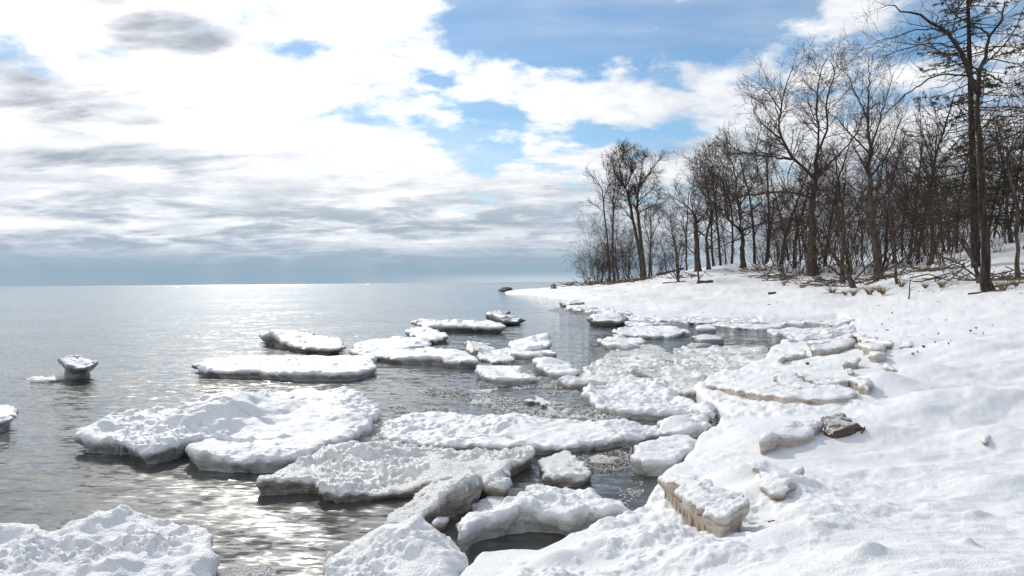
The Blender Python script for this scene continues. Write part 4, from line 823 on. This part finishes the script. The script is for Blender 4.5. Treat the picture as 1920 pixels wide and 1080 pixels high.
def build_shrubs():
    protos = [shrub_mesh(1, 3.2, 1.9, 13, 2.6, 3.2, .012), shrub_mesh(2, 4.6, 2.2, 11, 2.4, 3.2, .016), shrub_mesh(3, 2.2, 1.8, 14, 2.8, 3.2, .010), shrub_mesh(4, 7.5, 2.8, 8, 2.4, 3.4, .024)]
    g = np.random.default_rng(4)
    spots = []
    # (px, D, which, scale)
    for px, D, k, s_ in ((1112, 106, 2, 2.0), (1128, 104, 0, 1.9), (1145, 101, 2, 1.9), (1163, 99, 0, 1.7), (1180, 99, 2, 1.5), (1120, 108, 1, 1.5), (1150, 106, 1, 1.5), (1225, 97, 0, 1.3), (1250, 99, 2, 1.4), (1240, 104, 1, 1.3), (1102, 105, 0, 2.3), (1122, 102, 1, 1.9), (1160, 103, 1, 1.9), (1190, 100, 1, 1.6), (1205, 102, 0, 1.8), (1140, 104, 3, 1.4), (1175, 103, 3, 1.4), (1262, 102, 0, 1.4), (1345, 92, 0, 1.2), (1365, 90, 2, 1.5)):
        spots.append((px, D, k, s_, 0))
    for px, D, k, s_ in ((1420, 74, 2, 1.2), (1440, 70, 0, 1.4), (1462, 68, 1, 1.4), (1480, 66, 0, 1.3), (1498, 64, 1, 1.5), (1540, 63, 1, 1.3), (1556, 60, 0, 1.4), (1515, 70, 3, 1.2), (1455, 76, 3, 1.1), (1600, 58, 1, 1.4), (1625, 56, 0, 1.3), (1655, 56, 1, 1.4), (1690, 54, 0, 1.3),
                         (1715, 50, 1, 1.2), (1670, 62, 3, 1.1), (1610, 66, 3, 1.1), (1575, 70, 3, 1.2), (1470, 63, 3, 1.0), (1490, 72, 3, 1.4), (1530, 66, 3, 1.4), (1550, 74, 3, 1.5), (1590, 62, 3, 1.2), (1640, 64, 3, 1.2), (1655, 58, 3, 1.1), (1685, 60, 3, 1.2), (1705, 56, 3, 1.1), (1430, 78, 1, 1.4)):
        spots.append((px, D, k, s_, 1))
    for px, D, k, s_ in ((1740, 46, 0, 1.0), (1765, 44, 1, 1.0), (1785, 42, 0, 1.1), (1800, 48, 3, .9), (1760, 54, 3, 1.0), (1870, 41, 0, 1.0), (1890, 44, 1, 1.0), (1915, 40, 0, 1.0), (1930, 45, 3, .9), (1850, 50, 1, 1.1), (1880, 54, 3, 1.0), (1820, 53, 1, 1.1), (1945, 36, 1, .9), (1725, 52, 3, 1.1), (1745, 58, 3, 1.2), (1780, 50, 3, 1.1), (1840, 46, 3, 1.0), (1905, 50, 3, 1.1)):
        spots.append((px, D, k, s_, 2))
    lab = (('bare grey brown shrub massed at the foot of the trees on the point', 'shrubs on the point'), ('reddish brown twiggy shrub in the thicket around the vine hung tree', 'shrubs in the middle thicket'),
           ('tangled brown shrub on the bank behind the thick forked trunk', 'shrubs on the bank'))
    for i, (px, D, k, s_, z) in enumerate(spots):
        d = ray(px, 520); x, y = d[0] * D, D
        r = link('shrub', None, loc=(x, y, float(land_h(np.array(x), np.array(y))) - .05))
        r.rotation_euler = (g.normal() * .07, g.normal() * .07, g.uniform(0, 6.28)); r.scale = (s_, s_, s_ * g.uniform(.8, 1.15)); tag(r, ('many stemmed ', 'spreading ', 'low ', 'tall slender ')[k] + lab[z][0], 'shrub', ('many stemmed ', 'spreading ', 'low ', 'tall slender ')[k] + lab[z][1])
        mt = M['twig'] if z == 0 else M['redtwig']
        for nm, me in zip(('stems', 'crown'), protos[k]):
            me2 = me
            o = link(nm, me2, None, r)
            if not me2.materials: me2.materials.append(M['redtwig'])
            o.material_slots[0].link = 'OBJECT'; o.material_slots[0].material = mt
build_shrubs()

# ------------------------------------------------------------------ background trees beyond the bank, shared meshes
def generic_tree(seed, h):
    g = np.random.default_rng(seed); n = 14; s = np.linspace(0, 1, n)
    wx, wy = np.cumsum(np.cumsum(g.normal(size=(2, n)) * .012 * h / 4, 1), 1); tr = np.stack([wx + np.cumsum(g.normal(size=n) * .02), wy, s * h * .8], 1); tr[:, :2] -= tr[0, :2]
    R0 = np.linspace(.13, .04, n)
    B0, Rr = tr[None], R0[None]
    Bl, Rl = children(B0, Rr, g, 1.2, .22, 44, .6, 9, .05, .15, .5, .026, lmin=2.2)
    B1, R1 = children(Bl, Rl, g, 2.4, .2, 42, .42, 6, .04, .16, .5, .018, lmin=.7)
    B2, R2 = children(B1, R1, g, 2.4, .15, 45, .5, 4, .03, .18, .6, .012, maxn=6000, lmin=.4)
    return mesh_np('trunk', *tubes(B0, Rr, 8)), mesh_np('limbs', *tubes(Bl, Rl, 6)), mesh_np('crown', *join([tubes(B1, R1, 4), tubes(B2, R2, 3)]))
def build_background():
    pr = [generic_tree(s, h) for s, h in ((101, 13), (102, 15), (103, 11), (104, 14), (105, 12))]
    g = np.random.default_rng(12)
    for i, (px, D, k, s_) in enumerate(((1440, 96, 0, .9), (1478, 90, 2, 1.0), (1500, 84, 1, .9), (1548, 88, 0, 1.0), (1590, 80, 1, .95), (1615, 92, 2, 1.1), (1660, 76, 0, 1.0), (1690, 84, 1, 1.0), (1705, 68, 2, 1.0),
                                        (1735, 74, 0, 1.05), (1770, 66, 1, .9), (1795, 72, 2, 1.1), (1830, 64, 0, .95), (1862, 70, 1, .95), (1890, 60, 2, 1.0), (1915, 66, 0, 1.0), (1945, 58, 1, .9), (1360, 104, 2, .7), (1270, 112, 2, .6), (1338, 92, 1, 1.25), (1288, 98, 0, 1.1), (1415, 88, 1, 1.35), (1436, 84, 0, 1.4), (1465, 82, 1, 1.3), (1372, 90, 3, 1.3), (1352, 96, 0, 1.3), (1545, 72, 0, 1.1), (1490, 76, 2, 1.3), (1676, 66, 1, 1.0), (1720, 62, 2, 1.2), (1755, 60, 0, 1.0), (1250, 106, 1, .7), (1180, 110, 0, .75), (1160, 112, 2, .8), (1128, 110, 1, .6), (1222, 104, 2, .8), (1850, 58, 1, .9), (1780, 78, 0, 1.2), (1640, 84, 2, 1.2))):
        d = ray(px, 520); x, y = d[0] * D, D
        k = (k + i) % 5
        r = link('tree', None, loc=(x, y, float(land_h(np.array(x), np.array(y))) - .1)); r.rotation_euler = (g.normal() * .06, g.normal() * .06, g.uniform(0, 6.28)); r.scale = (s_, s_, s_ * g.uniform(.85, 1.1))
        zone = 0 if px < 1300 else 1 if px < 1600 else 2
        tag(r, ('plain bare tree behind the shrubs on the point', 'plain bare tree deep in the wood behind the vine hung tree', 'plain bare tree deep in the wood behind the ragged conifer')[zone], 'tree', ('trees at the back of the point', 'trees deep in the middle wood', 'trees deep in the wood on the bank')[zone])
        bk = ('bark', 'darkbark', 'twig', 'bark', 'redtwig')[int(g.integers(5))]; tw = ('twig', 'redtwig', 'twig')[int(g.integers(3))]
        for nm, me, mt in zip(('trunk', 'limbs', 'crown'), pr[k], (bk, bk, tw)):
            if not me.materials: me.materials.append(M['bark'])
            o = link(nm, me, None, r); o.material_slots[0].link = 'OBJECT'; o.material_slots[0].material = M[mt]
build_background()

# ------------------------------------------------------------------ driftwood, sticks, grass and litter on the snow
def log(name, label, p0, p1, r0, r1, cat='log', mat='log', forks=0, seed=1, group=None):
    g = np.random.default_rng(seed); P = np.array([p0, p1]); n = 10
    B = catmull(P, n) - p0; B[1:-1] += g.normal(size=(n - 2, 3)) * .03 * np.linalg.norm(p1 - p0) * np.array([1, 1, .4]) * .5
    parts = [tubes(B[None], np.linspace(r0, r1, n)[None] * g.uniform(.85, 1.15, (1, n)), 8)]
    if forks:
        c, r = children(B[None], np.linspace(r0, r1, n)[None], g, forks / max(np.linalg.norm(p1 - p0), .1), .3, 40, .4, 5, .02, .12, .45, r1 * .4, lmin=.15)
        parts.append(tubes(c, r, 5))
    o = link(name, mesh_np(name, *join(parts)), M[mat], loc=tuple(p0)); tag(o, label, cat, group)
    return o
def build_litter():
    def L(px, py, up=0.0): return on_land(px, py, up)
    def G(px, D, up=0.0):
        d = ray(px, 530); x, y = d[0] * D, D; return np.array([x, y, float(land_h(np.array(x), np.array(y))) + up])
    log('driftwood_log', 'short dark log lying by the single thin pole like tree', G(1308, 66, .08), G(1336, 65, .08), .15, .11, seed=2)
    log('driftwood_log', 'long dark log on the snow below the cluster of slender stems', G(1243, 70, .1), G(1285, 69, .06), .10, .06, seed=3, forks=3)
    log('driftwood_log', 'raised fallen trunk lying across the point behind the stems', G(1232, 88, .35), G(1283, 87, .55), .17, .10, seed=4, forks=4)
    log('driftwood_log', 'pale thin drift log along the foot of the shrubs on the point', G(1150, 88, .1), G(1200, 84, .1), .15, .06, seed=5, forks=3)
    log('fallen_branch', 'long fallen branch slanting from the upright forked tree to the snow', G(1630, 44, .1), G(1760, 47, 1.7), .07, .02, 'branch', seed=6, forks=5)
    log('fallen_branch', 'broken branch lying on snow at the foot of the forked tree', G(1815, 27.5, .03), G(1900, 27, .05), .035, .012, 'branch', seed=7, forks=6)
    log('fallen_branch', 'forked branch lying beyond the broken branch by the forked tree', G(1860, 28.5, .06), G(1935, 28, .12), .05, .015, 'branch', seed=8, forks=8)
    log('fallen_branch', 'dark branch lying flat before the leaning many stemmed tree', G(1540, 40, .05), G(1585, 38, .05), .06, .02, 'branch', seed=9, forks=5)
    log('stake', 'short brown dead stem standing alone on the open snow', G(1704, 30, -.05), G(1707, 30, .75), .035, .015, 'stem', seed=10, forks=2)
    log('stick', 'thin twig poking up from the snow above the shelf edge', L(1492, 571), L(1503, 558), .02, .008, 'stick', seed=11, forks=1)
    log('stick', 'small dark bark chip on smooth snow near the dripping slab', L(1441, 981, .005), L(1453, 977, .015), .012, .008, 'bark chip', mat='litter', seed=12)
    log('driftwood_log', 'dark short driftwood piece on open snow before the vine hung tree', G(1440, 46, .04), G(1455, 46, .05), .09, .07, seed=13)
    # brush lying at the foot of the wood
    g = np.random.default_rng(3)
    brush = [(1085, 102), (1110, 98), (1135, 94), (1165, 90), (1195, 84), (1225, 80), (1265, 74), (1300, 72), (1420, 70), (1450, 62), (1475, 60), (1500, 57), (1530, 54), (1560, 50), (1645, 46), (1680, 44), (1720, 42), (1760, 40), (1795, 38), (1870, 31), (1905, 30), (1780, 34), (1620, 43)]
    me = []
    for s in (1, 2, 3):
        gg = np.random.default_rng(s + 50); n = 26
        a = gg.uniform(0, 6.28, n); c = gg.normal(size=(n, 3)) * np.array([.9, .6, .08]); c[:, 2] = np.abs(c[:, 2]) + .04
        st = np.linspace(-.5, .5, 5); Ln = gg.uniform(.5, 1.6, n)
        B = c[:, None] + np.stack([np.cos(a)[:, None] * st * Ln[:, None], np.sin(a)[:, None] * st * Ln[:, None], (st * 0)[None] + gg.normal(size=(n, 1)) * st[None] * .3], 2)
        B[:, :, 2] = np.maximum(B[:, :, 2], .01)
        me.append(mesh_np('brush_pile', *tubes(B, np.full((n, 5), .016) * gg.uniform(.6, 1.8, (n, 1)), 4)))
    for i, (px, D) in enumerate(brush):
        q = G(px, D); o = link('brush_pile', me[i % 3], M['litter'], loc=tuple(q)); o.rotation_euler.z = g.uniform(0, 6); sc_ = .7 + D * .012; o.scale = (sc_, sc_, sc_)
        tag(o, 'low heap of fallen dead twigs at the foot of the wood', 'brush pile', 'brush heaps under the trees')
    gm = []
    for s in (1, 2):
        gg = np.random.default_rng(s + 70); n = 70; a = gg.uniform(0, 6.28, n); st = np.linspace(0, 1, 5)
        ln = gg.uniform(.15, .45, n); sp = gg.uniform(.1, .9, n)
        B = np.stack([np.cos(a)[:, None] * (.05 + sp[:, None] * ln[:, None] * st ** 1.5), np.sin(a)[:, None] * (.05 + sp[:, None] * ln[:, None] * st ** 1.5), ln[:, None] * (st - .5 * st ** 2.5 * sp[:, None])], 2)
        gm.append(mesh_np('grass_tuft', *tubes(B, np.linspace(.006, .002, 5)[None].repeat(n, 0), 3)))
    for i, (px, D) in enumerate(((1585, 37), (1600, 36), (1630, 35), (1648, 35.5), (1655, 34), (1560, 39), (1735, 33), (1765, 32), (1880, 27), (1905, 28), (1690, 36), (1505, 48), (1470, 54), (1790, 36))):
        q = G(px, D); o = link('grass_tuft', gm[i % 2], M['grass'], loc=tuple(q)); o.rotation_euler.z = i; s_ = 1.0 + (i % 3) * .25; o.scale = (s_,) * 3
        tag(o, 'small tuft of dry straw coloured grass sticking through the snow', 'grass tuft', 'dry grass tufts below the wood')
    # scattered leaf crumbs
    V, Fc = [], []
    for i in range(260):
        px = g.uniform(1100, 1960); D = math.exp(g.uniform(math.log(12), math.log(60))); d = ray(px, 540); x, y = d[0] * D, D
        if poly_sd(coast, np.array([x]), np.array([y]))[0] < 1.0: continue
        z = float(land_h(np.array(x), np.array(y))) + .03; s_ = g.uniform(.005, .013) * (1 + D * .05) * (2.2 if g.random() < .08 else 1); a = g.uniform(0, 6.28); b = len(V)
        for k in range(4): V.append((x + s_ * (1.6 if k % 2 else .7) * math.cos(a + k * 1.57), y + s_ * (1.6 if k % 2 else .7) * math.sin(a + k * 1.57), z + g.uniform(-.01, .012)))
        V.append((x, y, z - .05)); Fc += [[b, b + 1, b + 2], [b, b + 2, b + 3], [b, b + 1, b + 4], [b + 2, b + 3, b + 4]]
    o = link('leaf_litter', mesh_np('leaf_litter', np.array(V), np.array(Fc), False), M['litter']); tag(o, 'dead leaf crumbs and bark bits scattered over the snow', kind='stuff')
build_litter()
